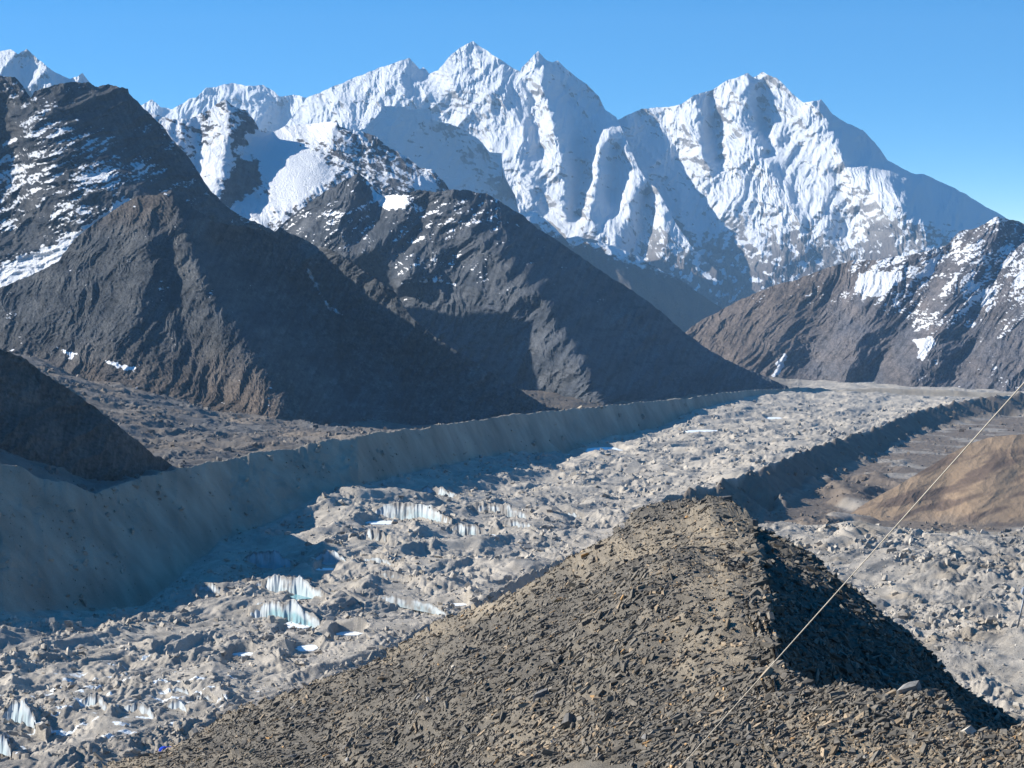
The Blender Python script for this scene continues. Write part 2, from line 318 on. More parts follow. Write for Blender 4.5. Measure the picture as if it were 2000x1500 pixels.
relief('snow_mountain', 'dark rocky ridge streaked with snow ledges at the upper left', 'mountain', 5600, 180, 0.72,
       [(-330, 140), (-150, 120), (0, 147), (14, 150), (28, 150), (45, 168), (60, 190, -10), (66, 180, 0), (98, 168, 10), (130, 161, 20), (175, 161, 35), (186, 168, 40), (217, 166, 50), (241, 171, 55), (250, 173, 60), (252, 182, 60), (276, 206, 60), (297, 227, 62), (322, 252, 65), (336, 273, 65), (353, 290, 65), (371, 311, 70), (388, 336, 70), (402, 360, 72), (420, 381, 75), (441, 402, 80), (472, 423, 90), (507, 437, 100), (600, 480, 120)],
       [(-330, 640), (0, 620), (330, 470), (600, 520)],
       [[(62, 190, -10), (75, 222, -60), (110, 255, -78), (142, 292, -92), (178, 325, -104), (230, 360, -112), (290, 395, -120)], [(0, 230, 40), (40, 330, 0), (20, 430, -40), (0, 540, -60)], [(0, 160, 0), (20, 200, 0), (40, 260, -40), (80, 330, -90), (120, 400, -130), (150, 440, -150)], [(-150, 130, 0), (-200, 350, -80), (-250, 560, -120)], [(200, 250, 0), (280, 320, 0), (360, 390, 10)]],
       [(90, 60, .9, .12, 'r'), (40, 26, .9, .17, 'r'), (18, 14, .6, .2, 'r'), (9, 8, .3, .18, 'r'), (5, 5, 0, .14, 'n')], m_mid, surf7, 8, nr=230, jag=2.5)

def surf9(U, V, n, nz):
    t = np.clip(.5 + .8 * fbm((U + V) / 60, V / 60, 4, 51), 0, 1); col = lerp((0.042, 0.048, 0.058), (0.082, 0.086, 0.093), t)
    col = crag(col, U, V, 840, .4); s = .02 + .8 * dust(U, V, 850) + .30 * fbm((U * .8 + V * .4) / 22, (V + .4 * U) / 10, 4, 52) + .30 * fbm(U / 70, V / 50, 2, 53) + .5 * (n[..., 2] - .55) + .12 * ss(520, 400, V) - .3 * ss(900, 1150, U) - .35 * ss(560, 680, V)
    for pl, val in (([(712, 350), (738, 378), (795, 382), (790, 405), (755, 410), (730, 385)], .95), ([(640, 372), (690, 345), (660, 385), (600, 420)], .1), ([(780, 555), (850, 540), (905, 562), (850, 550)], .7), ([(800, 520), (860, 490), (895, 475), (850, 510)], .5)):
        k = ss(-4, 4, poly_sd(pl, U, V) + 5 * fbm(U / 9, V / 9, 2, 54)); s = s * (1 - k) + val * k
    return col, s
relief('mountain', 'dark grey bare ridge in the middle falling to the right onto the moraine', 'mountain', 6000, 370, 1.1,
       [(500, 490, 60), (560, 430, 40), (600, 400, 20), (640, 370, 0), (690, 343, -15), (700, 338, -20), (712, 346, 0), (735, 372, 30), (745, 383, 35), (770, 379, 10), (800, 378, -5), (815, 371, -10), (850, 375, -10), (880, 370, -20), (904, 371, 0), (950, 378, 60), (985, 399, 100), (1020, 420, 150), (1051, 447, 200), (1072, 458, 230), (1112, 486, 300), (1175, 530, 400), (1227, 562, 500), (1290, 607, 620), (1332, 646, 700), (1387, 685, 790), (1440, 713, 860), (1492, 734, 900), (1540, 756, 930)],
       [(500, 620), (700, 720), (1000, 830), (1180, 812), (1540, 790)],
       [[(884, 372, -20), (905, 440, -42), (950, 490, -62), (1000, 515, -72), (1040, 560, -84), (1085, 620, -102), (1130, 680, -122), (1160, 740, -142), (1180, 790, -150)],
        [(700, 338, -20), (690, 400, -42), (650, 450, -60), (620, 490, -60)], [(745, 383, 35), (742, 430, 10), (700, 470, -20)], [(800, 378, -5), (790, 430, -50), (730, 480, -80), (690, 510, -80)],
        [(830, 400, 20), (820, 440, 0), (770, 500, -30)], [(860, 420, -30), (832, 470, -62), (800, 520, -84), (780, 560, -70)], [(890, 480, -25), (870, 540, -30), (860, 580, -10)], [(960, 500, -50), (930, 560, -60), (920, 600, -30)],
        [(700, 530, 20), (800, 580, 20), (900, 640, 10), (1000, 710, -20), (1090, 790, -60)], [(1050, 600, -60), (1030, 640, -40)], [(1100, 560, 100), (1200, 660, 220), (1290, 740, 330)], [(1250, 600, 430), (1350, 700, 600), (1420, 750, 720)]],
       [(90, 120, .6, .15, 'r'), (38, 60, .5, .26, 'r'), (17, 26, .4, .3, 'r'), (8, 11, .2, .3, 'r'), (4.2, 4.2, 0, .3, 'n')], m_near, surf9, 9, nr=270, jag=2.0, beta=-.55)

def surf7b(U, V, n, nz):
    t = np.clip(.5 + .7 * fbm((U + V * .4) / 60, V / 40, 4, 61), 0, 1); col = lerp((0.043, 0.048, 0.055), (0.085, 0.086, 0.086), t)
    k = ss(640, 800, V + 25 * fbm(U / 40, V / 40, 2, 62)) * ss(700, 480, U) + .7 * ss(470, 400, V) * ss(360, 300, U); k = np.clip(k, 0, 1)
    col = col * (1 - .75 * k[..., None]) + .75 * k[..., None] * np.array((0.115, 0.087, 0.066))
    r = ss(.1, .5, fbm(U / 14, V / 14, 3, 63)) * ss(430, 560, U) ; col = col * (1 + .5 * r[..., None])
    col = crag(col, U, V, 860, .5); s = -.08 + .55 * dust(U, V, 870) + .3 * fbm((U + V) / 16, V / 8, 4, 64) + .35 * fbm(U / 60, V / 60, 2, 65) - .3 * ss(500, 700, U)
    for pl, val in (([(595, 520), (604, 522), (640, 590), (668, 612), (700, 602), (665, 618), (640, 605), (612, 560)], .55), ([(200, 702), (265, 718), (262, 726), (225, 718)], .9), ([(112, 680), (150, 690), (140, 700)], .8)):
        q = ss(-3, 3, poly_sd(pl, U, V) + 3 * fbm(U / 8, V / 8, 2, 66)); s = s * (1 - q) + val * q
    return col, s
relief('mountain', 'dark pyramid shaped scree hill with a grazing lit left face', 'mountain', 4000, 375, 1.25,
       [(-330, 640, 120), (-100, 590, 100), (0, 562, 80), (52, 541, 70), (112, 513, 60), (147, 465, 45), (196, 427, 30), (245, 395, 20), (273, 382, 12), (308, 380, 5), (334, 371, 0), (353, 385, 25), (381, 408, 70), (420, 434, 150), (470, 442, 270), (507, 447, 330), (535, 456, 370), (546, 442, 375), (560, 453, 390), (595, 467, 430), (616, 480, 450), (650, 487, 385), (700, 522, 400), (735, 545, 410), (772, 571, 420), (800, 615, 440), (840, 650, 455), (874, 674, 465), (925, 705, 490), (982, 740, 530), (1060, 790, 590), (1110, 806, 590)],
       [(-330, 760), (0, 700), (200, 760), (440, 850), (700, 870), (1000, 850), (1110, 830)],
       [[(334, 371, 0), (350, 410, -8), (375, 470, 0), (430, 570, 10), (500, 650, 28), (570, 740, 48), (640, 820, 60)],
        [(300, 395, 0), (296, 470, -28), (285, 560, -40), (250, 650, -40)], [(325, 420, 0), (330, 500, 2), (350, 600, -5), (400, 700, -5), (440, 780, 0)], [(240, 470, 5), (220, 560, 0), (160, 650, 10)], [(130, 540, 30), (60, 640, 40)],
        [(420, 480, 230), (470, 560, 270), (560, 660, 330), (660, 760, 420), (780, 830, 500)], [(480, 450, 330), (590, 560, 500), (690, 660, 560), (800, 760, 590)], [(700, 560, 440), (740, 600, 450), (800, 660, 480)], [(600, 500, 420), (640, 540, 470), (720, 640, 520)]],
       [(90, 130, .6, .09, 'r'), (36, 70, .5, .15, 'r'), (15, 28, .4, .19, 'r'), (7, 10, .2, .24, 'r'), (4, 4, 0, .28, 'n')], m_near, surf7b, 10, nr=270, jag=2.5)

def surf13(U, V, n, nz):
    t = np.clip(.5 + .7 * fbm((U + V) / 70, (V - U) / 50, 4, 81), 0, 1)
    col = lerp((0.105, 0.105, 0.118), (0.145, 0.13, 0.128), t)
    k = ss(1700, 1480, U + .8 * (V - 620)) ; col = col * (1 - .8 * k[..., None]) + .8 * k[..., None] * np.array((0.14, 0.112, 0.092))
    st = fbm((U * .8 + V * .8) / 20, (V * .9 - U * .7) / 60, 4, 82)
    col = crag(col, U, V, 880, .8, .8); s = .10 + .95 * dust(U, V, 890) + .30 * st + .35 * fbm(U / 60, V / 60, 3, 83) + .35 * ss(1560, 1760, U - .5 * (V - 500)) - .5 * ss(560, 690, V) - .15 * k
    for pl, val in (([(1680, 532), (1760, 530), (1765, 545), (1722, 575), (1690, 582), (1668, 562)], .85), ([(1532, 688), (1540, 690), (1523, 732), (1505, 740), (1515, 712)], 1.1), ([(1780, 665), (1818, 656), (1830, 668), (1800, 705), (1790, 702), (1795, 682)], .8), ([(1790, 540), (1838, 490), (1820, 540)], 1.0)):
        q = ss(-4, 4, poly_sd(pl, U, V) + 4 * fbm(U / 10, V / 10, 2, 84)); s = s * (1 - q) + val * q
    return col, s
relief('mountain', 'brown and grey mountainside with snow patches at the right edge', 'mountain', 8000, 480, 1.2,
       [(1300, 690), (1342, 646), (1370, 625), (1457, 580), (1510, 558), (1562, 544), (1615, 523), (1650, 513), (1671, 506), (1702, 508), (1772, 499), (1818, 488), (1846, 481), (1874, 452), (1905, 446), (1926, 436), (1947, 422, -20), (1954, 425, -10), (1972, 428, 20), (1990, 432, 60), (2010, 442, 60), (2160, 480, 60), (2320, 460, 60)],
       [(1300, 770), (1500, 790), (2320, 800)],
       [[(1820, 488, 0), (1780, 540, -16), (1722, 600, -27), (1690, 650, -33), (1640, 750, -40)], [(1860, 500, 20), (1800, 600, 10), (1745, 670, 0), (1665, 760, 5)], [(1645, 513, 0), (1560, 580, -11), (1500, 650, -22), (1440, 705, -27)],
        [(1640, 580, 10), (1600, 640, 15), (1590, 690, 20), (1625, 760, 25)], [(1947, 422, -10), (1910, 490, -33), (1850, 550, -45), (1832, 620, -55), (1780, 740, -65)], [(1972, 450, 15), (1940, 540, 0), (1900, 640, -15), (1860, 750, -20)], [(2010, 520, -15), (1985, 620, -35), (1940, 740, -50)], [(1560, 620, -2), (1540, 700, 0), (1530, 760, 5)], [(1400, 640, -5), (1420, 720, -5)]],
       [(80, 110, .9, .10, 'r'), (36, 64, .8, .12, 'r'), (17, 40, .7, .16, 'r'), (8, 18, .6, .20, 'r'), (4.5, 4.5, 0, .18, 'n')], m_mid, surf13, 12, nr=200, jag=2.0, beta=-.45)

def surf11(U, V, n, nz):
    t = np.clip(.5 + .8 * fbm(U / 40, V / 40, 4, 91), 0, 1); return crag(lerp((0.06, 0.058, 0.055), (0.10, 0.09, 0.08), t), U, V, 900, .2), U * 0 - 1
relief('hill', 'near dark shaded hill at the left edge above the moraine', 'hill', 2100, 800, 1.0,
       [(-330, 560, -500), (-100, 650, -260), (0, 682, -120), (50, 700, -60), (75, 722, -30), (100, 740, 0), (140, 762, 50), (190, 800, 100), (230, 830, 140), (270, 862, 250), (300, 888, 380), (345, 912, 560), (372, 932, 640)],
       [(-330, 960), (0, 960), (180, 990), (300, 960), (372, 945)],
       [[(0, 760, -100), (60, 850, -40), (120, 930, 60)], [(0, 900, -60), (80, 960, 40)], [(100, 780, 20), (190, 870, 110), (250, 920, 190)]],
       [(70, 70, .3, .14, 'r'), (30, 34, .2, .15, 'r'), (14, 14, 0, .15, 'r'), (6, 6, 0, .12, 'n')], m_near, surf11, 13, nr=120, jag=3)

def surf14(U, V, n, nz):
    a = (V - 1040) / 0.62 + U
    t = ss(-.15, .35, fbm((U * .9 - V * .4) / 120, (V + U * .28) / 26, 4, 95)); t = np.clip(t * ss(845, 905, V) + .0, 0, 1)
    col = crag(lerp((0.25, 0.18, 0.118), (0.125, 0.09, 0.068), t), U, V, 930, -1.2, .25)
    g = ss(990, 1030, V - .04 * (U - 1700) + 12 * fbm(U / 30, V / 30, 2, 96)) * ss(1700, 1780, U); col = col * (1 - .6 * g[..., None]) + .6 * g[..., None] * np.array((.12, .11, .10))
    return col, U * 0 - 1
m_brown = terrain_mat('dry_grass_hill', 8, 0.8, 0.75, 1.25)
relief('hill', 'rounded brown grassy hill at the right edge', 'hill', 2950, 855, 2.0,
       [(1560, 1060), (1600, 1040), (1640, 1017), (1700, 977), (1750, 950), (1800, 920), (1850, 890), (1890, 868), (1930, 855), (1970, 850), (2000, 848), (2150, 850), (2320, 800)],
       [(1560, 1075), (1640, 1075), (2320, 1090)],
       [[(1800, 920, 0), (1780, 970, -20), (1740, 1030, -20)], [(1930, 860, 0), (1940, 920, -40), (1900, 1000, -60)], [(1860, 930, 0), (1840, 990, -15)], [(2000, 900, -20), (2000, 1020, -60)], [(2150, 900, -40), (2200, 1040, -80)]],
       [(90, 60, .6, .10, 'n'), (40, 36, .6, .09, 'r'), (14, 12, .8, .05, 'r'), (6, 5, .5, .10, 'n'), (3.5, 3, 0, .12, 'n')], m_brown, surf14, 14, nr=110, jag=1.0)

# ------------------------------------------------------------------ valley: debris covered glacier between its two moraines, terrace, trough, gravel
def curve(pts):
    p = P(*np.array(pts, float).T); return p[:, 0] / p[:, 1], p[:, 1], p[:, 2]
NC = 1320
T = np.linspace(-0.33, 0.33, NC); UU = 1000 + T * F * 0.985
def on(pts):
    t, y, z = curve(pts); return np.interp(T, t, y), np.interp(T, t, z)
Lc = on([(-330, 850, 1700), (0, 900, 1850), (180, 962, 1960), (345, 915, 2200), (450, 895, 2390), (600, 868, 2560), (700, 850, 2660), (850, 832, 3040), (1000, 810, 3525), (1150, 795, 4000), (1300, 780, 4530), (1450, 762, 5340), (1560, 755, 5890), (1640, 760, 5950), (1700, 757, 6000), (1850, 762, 6000), (2000, 770, 6000), (2330, 790, 6000)])
Lz0 = Lc[1]; Ljag = 3.4 * fbm(UU / 60, UU * 0, 4, 201, .6)
def foot_of(crest, pts, slope):
    a = np.array(pts, float); v = np.interp(UU, a[:, 0], a[:, 1]); k = -kv(v)
    y = (slope * crest[0] - crest[1]) / (k + slope); y = np.minimum(y, crest[0] - 12); return y, -k * y
Lf = foot_of(Lc, [(-330, 1250), (0, 1195), (280, 1185), (430, 1055), (530, 1018), (640, 958), (700, 948), (800, 924), (960, 890), (1100, 888), (1180, 856), (1280, 838), (1350, 804), (1450, 776), (1560, 763), (2330, 800)], .34)
Rc = on([(-330, 1560, 1010), (0, 1490, 1048), (250, 1440, 1090), (400, 1400, 1134), (580, 1345, 1200), (700, 1290, 1261), (920, 1180, 1467), (1180, 1060, 2030), (1240, 1010, 2231), (1300, 970, 2400), (1400, 945, 2652), (1500, 910, 2980), (1600, 870, 3443), (1700, 840, 3876), (1800, 800, 4515), (1900, 780, 4970), (2000, 770, 5268), (2330, 765, 5500)])
Rz0 = Rc[1]; Rjag = 5 * ss(1180, 1280, UU) * fbm(UU / 28, UU * 0, 3, 203)
Rf = (np.where(UU < 1180, Rc[0] - 30, Rc[0] - 240), np.where(UU < 1180, Rz0 - 5, Rz0 - 15))
FY = [600, 1000, 1250, 1420, 2000, 2400, 3200, 4300, 5700, 9500]; FZ = [-328, -334, -338, -346, -390, -407, -472, -548, -640, -800]
floor_z = lambda y: np.interp(y, FY, FZ)
r_ = ss(1240, 1470, UU)
def mixc(l, r): return l * (1 - r_) + r * r_
K = [(np.full(NC, 620.), mixc(-290, -246)),
     (mixc(.85 * Rc[0], 1550), mixc(Rz0 - 24, -271)),
     (mixc(.90 * Rc[0], 1750), mixc(Rz0 - 20, -440)),
     (mixc(.95 * Rc[0], np.minimum(2350, Rc[0] - 330)), mixc(Rz0 - 9, -448)),
     Rf, Rc]
yi = np.minimum(Rc[0] + 70, Rc[0] * .75 + Lf[0] * .25); K.append((yi, mixc(floor_z(yi), Rz0 - 10)))
for f in (.35, .7):
    y = yi * (1 - f) + Lf[0] * f; K.append((y, floor_z(y) * .7 + .3 * (K[6][1] * (1 - f) + Lf[1] * f)))
K += [Lf, Lc, (Lc[0] + 45, Lz0 - 10 - 8 * ss(1000, 1300, UU))]
ty = np.maximum(Lc[0] + 500, 3600 * ss(1100, 900, UU)); tz = np.interp(UU, [-330, 0, 300, 440, 700, 1000, 1560, 2300], [-290, -325, -395, -425, -462, -490, -700, -720])
K += [(ty, np.minimum(tz, Lz0 - 20)), (np.full(NC, 9500.), np.full(NC, -860.))]
yr = [640.0]
while yr[-1] < 7000: yr.append(yr[-1] + max(.55, (1.35 if yr[-1] < 2300 else .9) * yr[-1] ** 2 / (F * 400)) * (1.0 if yr[-1] > 900 else 1.6))
YR = np.array(yr); NR = len(YR)
KY = np.array([k[0] for k in K]); KZ = np.array([k[1] for k in K]); KY = np.maximum.accumulate(KY + np.arange(len(K))[:, None] * .01, 0)
Z = np.empty((NR, NC))
for j in range(NC): Z[:, j] = np.interp(YR, KY[:, j], KZ[:, j])
Y2 = np.broadcast_to(YR[:, None], Z.shape); X2 = T[None] * Y2
def between(a, b, fa, fb): return ss(0, 1, (Y2 - a[None]) / fa) * ss(0, 1, (b[None] - Y2) / fb)
g_ice = between(Rc[0] + 10, Lf[0] + 15, 70, 60)
g_wall = between(Lf[0] - 30, Lc[0] + 4, 50, 6)
g_terr = ss(0, 60, Y2 - Lc[0][None] - 10)
g_out = between(Rf[0] - 160, Rc[0] + 3, 160, 30) * ss(1150, 1260, UU)[None]
g_tr = between(K[2][0] - 60, Rf[0], 120, 60) * r_[None]
g_m = ss(0, 60, Y2 - (Rc[0] * .8)[None]) * ss(0, 60, Rc[0][None] + 60 - Y2) * ss(1300, 1200, UU)[None]
g_grav = ss(0, 40, K[1][0][None] + 30 - Y2)
def hummock(x, y, seed):
    f_ = ss(2300, 3600, y); y = y * (1 - .0 * f_); x, y = x * .96 - y * .28, (x * .28 + y * .96) * .62
    wx = 16 * fbm(x / 70, y / 70, 2, seed + 1); wy = 16 * fbm(x / 70, y / 70, 2, seed + 2); x = x + wx; y = y + wy
    h = 9 * fbm(x / 260, y / 260, 2, seed + 3)
    rid = (0.55 - 1.9 * np.abs(perlin(x / 105, y / 105, seed + 4))); h = h + 10 * rid
    m = ss(-.6, .5, rid); c = ss(-.25, .35, fbm(x / 150, y / 150, 2, seed + 12)); h = h + (2.6 + 4.2 * m) * (0.5 - 1.9 * np.abs(perlin(x / 52, y / 52, seed + 5)))
    h = h + (4.2 * (0.5 - 1.9 * np.abs(perlin(x / 23, y / 23, seed + 6))) + 1.7 * (.5 - 1.9 * np.abs(perlin(x / 11, y / 11, seed + 11)))) * (.25 + .75 * c) * .7
    r = 2.3 * perlin(x / 10, y / 10, seed + 7) + 1.7 * perlin(x / 4.6, y / 4.6, seed + 8) + 1.0 * perlin(x / 2.2, y / 2.2, seed + 9)
    rough = .3 + .7 * ss(-.2, .3, fbm(x / 60, y / 60, 2, seed + 10))
    return h, r * rough
ZB = Z.copy();  hb, hr = hummock(X2, Y2, 300)
Z += Ljag[None] * np.exp(-((Y2 - Lc[0][None]) / 40) ** 2) * ss(6500, 5500, Y2) + Rjag[None] * np.exp(-((Y2 - Rc[0][None]) / 60) ** 2)
Z += g_ice * ((.78 - .2 * ss(3200, 5000, Y2)) * hb * ss(0, 1, (Y2 - 700) / 500) + hr)
rills = perlin(X2 / 9 + .3 * Y2 / 9, Y2 / 60, 330) * .5 + perlin(X2 / 30, Y2 / 120, 331) * 1.2
gw = ss(0, 1, (Y2 - Lf[0][None] + 30) / 60) * ss(0, 1, (Lc[0][None] + 4 - Y2) / 60)
Z += gw * (rills + .6 * hr + 5 * fbm(X2 / 60, Y2 / 90, 3, 335) - 3.0 * np.abs(perlin((X2 + .35 * Y2) / 30 + fbm(X2 / 80, Y2 / 80, 2, 337), Y2 / 170, 336))) * ss(6200, 4500, Y2)
Z += g_terr * (ss(1050, 700, UU)[None] * (10 * (.4 - 1.5 * np.abs(perlin(X2 / 130, Y2 / 130, 340))) + 5 * (.4 - 1.5 * np.abs(perlin(X2 / 50, Y2 / 50, 341))) + hr * .9) + ss(700, 1050, UU)[None] * (6 * perlin(X2 / 60, Y2 / 60, 342) + hr * .8))
ribs = (0.5 - 1.7 * np.abs(perlin((X2 * .36 + Y2 * .93) / 120, (X2 * .93 - Y2 * .36) / 420, 350))) * 18 + 5 * perlin((X2 * .36 + Y2 * .93) / 40, (X2 * .93 - Y2 * .36) / 120, 351)
Z += g_out * (ribs + hr)
Z += g_tr * (16 * ss(-.1, .6, fbm(X2 / 110, Y2 / 150, 3, 360)) * ss(1850, 1600, UU)[None] + hr * .6)
Z += g_m * (1.1 * hr + 2.0 * fbm(X2 / 40, Y2 / 40, 2, 375))
Z += g_grav * (7 * fbm(X2 / 160, Y2 / 160, 3, 370) + 2.2 * (.4 - 1.6 * np.abs(perlin(X2 / 34, Y2 / 34, 371))) + hr * 1.0 + 2.0 * perlin(X2 / 14, Y2 / 14, 372))

def floor_hit(u, v, dz=0.0):    # where the ray of a photo pixel meets the mean valley floor
    k = float(-kv(v)); j = int(np.argmin(np.abs(UU - u))); d = ZB[:, j] + dz + k * YR; d[YR < Rc[0][j] + 15] = -1
    return P(u, v, YR[np.argmax(d > 0)])
# exposed ice cliffs: (left u, right u, foot v, height px, lean, dirt, words)
CLIFFS = [(722, 888, 1016, 50, .25, 'tall blue white ice cliff above a white pond strip, largest of the lit cliffs'),
          (918, 1040, 1007, 32, .5, 'dark streaked ice cliff just right of the tallest lit cliff'),
          (806, 902, 970, 26, .3, 'low pale ice cliff behind the tallest lit cliff, farthest up the glacier'),
          (872, 962, 1044, 30, .45, 'pointed ice cliff at a narrow pond below the dark streaked cliff'),
          (972, 1050, 1034, 26, .4, 'small ice cliff right of the narrow pond beside a smooth gravel mound'),
          (702, 762, 1060, 40, .45, 'slanting ice face left of the pond below the tallest cliff'),
          (468, 586, 1106, 42, .1, 'rounded pale blue ice cliff wholly in the moraine shadow'),
          (486, 652, 1160, 48, .2, 'wide fluted ice cliff half in shadow above a round meltwater hole'),
          (478, 640, 1212, 54, .15, 'white fluted ice cliff with turquoise hollow and white pond'),
          (380, 442, 1162, 32, .2, 'small slanting blue ice face alone in the moraine shadow'),
          (612, 682, 1096, 28, .15, 'small white ice face with a little blue pond near the shadow edge'),
          (700, 780, 1104, 20, .15, 'low jagged white ice edge lit by the sun above a dark hollow'),
          (720, 806, 1134, 26, .5, 'dim ice face in the dark hollow below the jagged white edge'),
          (0, 76, 1402, 46, .15, 'bright broken ice face at the left edge of the glacier'),
          (148, 222, 1388, 44, .35, 'blue grey ice face beside dark debris cones'),
          (228, 316, 1400, 36, .1, 'broad white broken ice face below the debris cones'),
          (318, 372, 1392, 34, .1, 'ragged white ice spikes nearest the scree slope'),
          (326, 380, 1358, 20, .1, 'thin white ice rim above the ragged spikes'),
          (372, 430, 1372, 20, .15, 'little white ice step between rim and gravel moraine'),
          (-30, 28, 1460, 34, .15, 'curved ice wedge in the lower left corner'),
          (1100, 1140, 1014, 18, .3, 'tiny pale ice face near the right moraine'),
          (700, 880, 1180, 20, .35, 'low dirty ice band in mid glacier right of the fluted cliffs')]
PONDS = [(745, 1021, 60, 7, 'white frozen pond strip at the foot of the tallest ice cliff'), (935, 1046, 62, 7, 'narrow white frozen pond under the pointed ice cliff'),
         (1010, 1012, 44, 4, 'thin white pond at the foot of the dark streaked cliff'), (588, 1220, 62, 15, 'white frozen pond below the turquoise hollow'),
         (590, 1166, 44, 10, 'small teal meltwater pond below the half shaded fluted cliff'), (682, 1238, 52, 7, 'oval white frozen pond right of the turquoise hollow'),
         (600, 1266, 44, 12, 'lobed white frozen pond between debris mounds'), (478, 1278, 44, 7, 'small white frozen pond left of the lobed one'), (645, 1100, 30, 7, 'little blue pond at the small white ice face'),
         (1385, 843, 90, 7, 'long white frozen pond far up near the moraine wall end'), (1182, 880, 66, 13, 'bright frozen pond at the foot of the moraine wall'), (1122, 890, 34, 5, 'small frozen pond left of the bright one'),
         (1512, 817, 32, 5, 'tiny white pond far up in mid glacier'), (895, 1181, 32, 5, 'little white pond close to the dark scree ridge'), (636, 1112, 36, 4, 'snowy frozen strip below the little blue pond')]
cl = []
def patch(x0, y0, hw, d):       # the slice of the grid round a place
    i0, i1 = np.searchsorted(YR, [y0 - d, y0 + d]); tt = x0 / y0
    j0, j1 = np.searchsorted(T, [tt - 2.0 * hw / y0, tt + 2.0 * hw / y0]); return slice(i0, i1), slice(max(j0, 0), j1)
for (u0, u1, vb, hp, dirt, lab) in CLIFFS:
    p = floor_hit((u0 + u1) / 2, vb, -3.0); x0, y0, zb = p; hw = (u1 - u0) / 2 * y0 / F; h = hp * y0 / F * .66
    cl.append((x0, y0, zb, hw, h, dirt, lab))
    a, b = patch(x0, y0, hw, 3.2 * hw + 30); x, y, z = X2[a, b], Y2[a, b], Z[a, b]
    q = (x - x0) / hw; fr = y0 - .25 * hw * q * q - .8 * hw * q - y
    lim = zb + 1.5 + .09 * np.maximum(fr, 0) + h * 2.2 * np.maximum(np.abs(q) - .85, 0) + h * 1.2 * np.maximum(fr / hw - 2.0, 0)
    z2 = np.where(fr > 0, np.minimum(z, lim + .25 * hr[a, b]), z)
    top = zb + h * np.where(np.abs(q) < .75, np.sqrt(np.clip(1 - q * q * .92, 0.03, 1)), np.maximum(.69 - .62 * (np.abs(q) - .75), -.4))
    back = top - .22 * (-fr)
    ln = .75 * h * np.clip(1.2 - np.abs(q), 0.1, 1)
    z2 = np.where((fr <= 0) & (-fr < ln) & (np.abs(q) < 1.05), np.minimum(z, zb + 1.2 + .8 * (-fr)), z2)
    k = (-fr >= ln) & (np.abs(q) < 1.9) & (-fr < 3 * h)
    z2 = np.where(k, np.maximum(np.minimum(z2, top + .5 * (-fr) + 1), np.where(np.abs(q) > 1.0, zb + (back - zb) * ss(0, 22, -fr - ln), back) + .5 * hr[a, b]), z2)
    Z[a, b] = z2
pd = []
for (uc, vc_, wp, hp, lab) in PONDS:
    p = floor_hit(uc, vc_, -5.0); x0, y0, zb = p; b_ = max(hp / 2 * y0 / F / float(-kv(vc_)), 5)
    yl = np.interp(x0 / y0, T, Lf[0]) - 12 - b_; f_ = min(1, yl / y0); x0, y0, zb = x0 * f_, y0 * f_, zb * f_; a_ = wp / 2 * y0 / F
    pd.append((x0, y0, zb, a_, b_, lab))
    a, b = patch(x0, y0, max(a_ * 1.4, 12), b_ * 4 + 60); x, y, z = X2[a, b], Y2[a, b], Z[a, b]
    rr = np.hypot((x - x0) / a_, (y - y0) / b_)
    zb = min(zb, float(np.percentile(z[rr < 1.2], 30))) if (rr < 1.2).any() else zb; pd[-1] = (x0, y0, zb, a_, b_, lab)
    k = ss(1.5, 1.1, rr); z2 = z * (1 - k) + (zb - .4) * k
    fr = y0 - b_ - y; q = np.abs(x - x0) / a_
    lim = zb + .10 * np.maximum(fr, 0) + 14 * np.maximum(q - 1, 0) + 6 * np.maximum(fr / 40 - 1, 0)
    Z[a, b] = np.where((fr > -b_), np.minimum(z2, np.maximum(lim, zb - .4)), z2)

GC = np.stack([X2, Y2, Z], -1); GN = grid_normals(GC); GN *= np.sign(GN[..., 2:3])
GU, GV = uv_of(GC)
cn = fbm(X2 / 120, Y2 / 120, 3, 400); c2 = fbm(X2 / 18, Y2 / 18, 3, 401)
GRAV = np.array((0.36, 0.325, 0.275)); GREY = np.array((0.28, 0.257, 0.225)); DBR = np.array((0.135, 0.112, 0.09)); TERR = np.array((0.165, 0.138, 0.112)); WALL = np.array((0.285, 0.243, 0.186))
def cm(a, b, t): return a * (1 - t[..., None]) + b * t[..., None]
flow = fbm((X2 * .95 - Y2 * .3) / 45, (X2 * .3 + Y2 * .95) / 700, 3, 403)
col = cm(GRAV + 0 * GC, GREY, np.clip(.35 + .5 * cn + .8 * flow, 0, 1)) * (1 + .22 * c2)[..., None]
col = cm(col, WALL * (1 + .12 * c2 + .10 * perlin(X2 / 11 + .3 * Y2 / 14, Y2 / 60, 420) + .30 * fbm(X2 / 50, Y2 / 80, 4, 421))[..., None], g_wall)
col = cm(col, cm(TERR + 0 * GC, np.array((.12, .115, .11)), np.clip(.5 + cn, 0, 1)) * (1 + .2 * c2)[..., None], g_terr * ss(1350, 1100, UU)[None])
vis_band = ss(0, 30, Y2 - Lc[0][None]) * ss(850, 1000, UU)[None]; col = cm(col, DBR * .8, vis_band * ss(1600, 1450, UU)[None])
col = cm(col, DBR * (1 + .25 * c2)[..., None], np.clip(g_out, 0, 1))
col = cm(col, cm(np.array((.15, .122, .098)) + 0 * GC, np.array((.25, .225, .195)), ss(.1, .5, cn)) * (1 + .15 * c2)[..., None], g_tr * (1 - g_out))
rust = ss(.25, .6, fbm(X2 / 60, Y2 / 60, 3, 405)) * g_grav * .5
col = cm(col, np.array((.25, .205, .15)), rust)
col = cm(col, np.array((.29, .26, .22)) * (1 + .15 * c2)[..., None], g_m)
snow = np.full(Z.shape, -1.0)
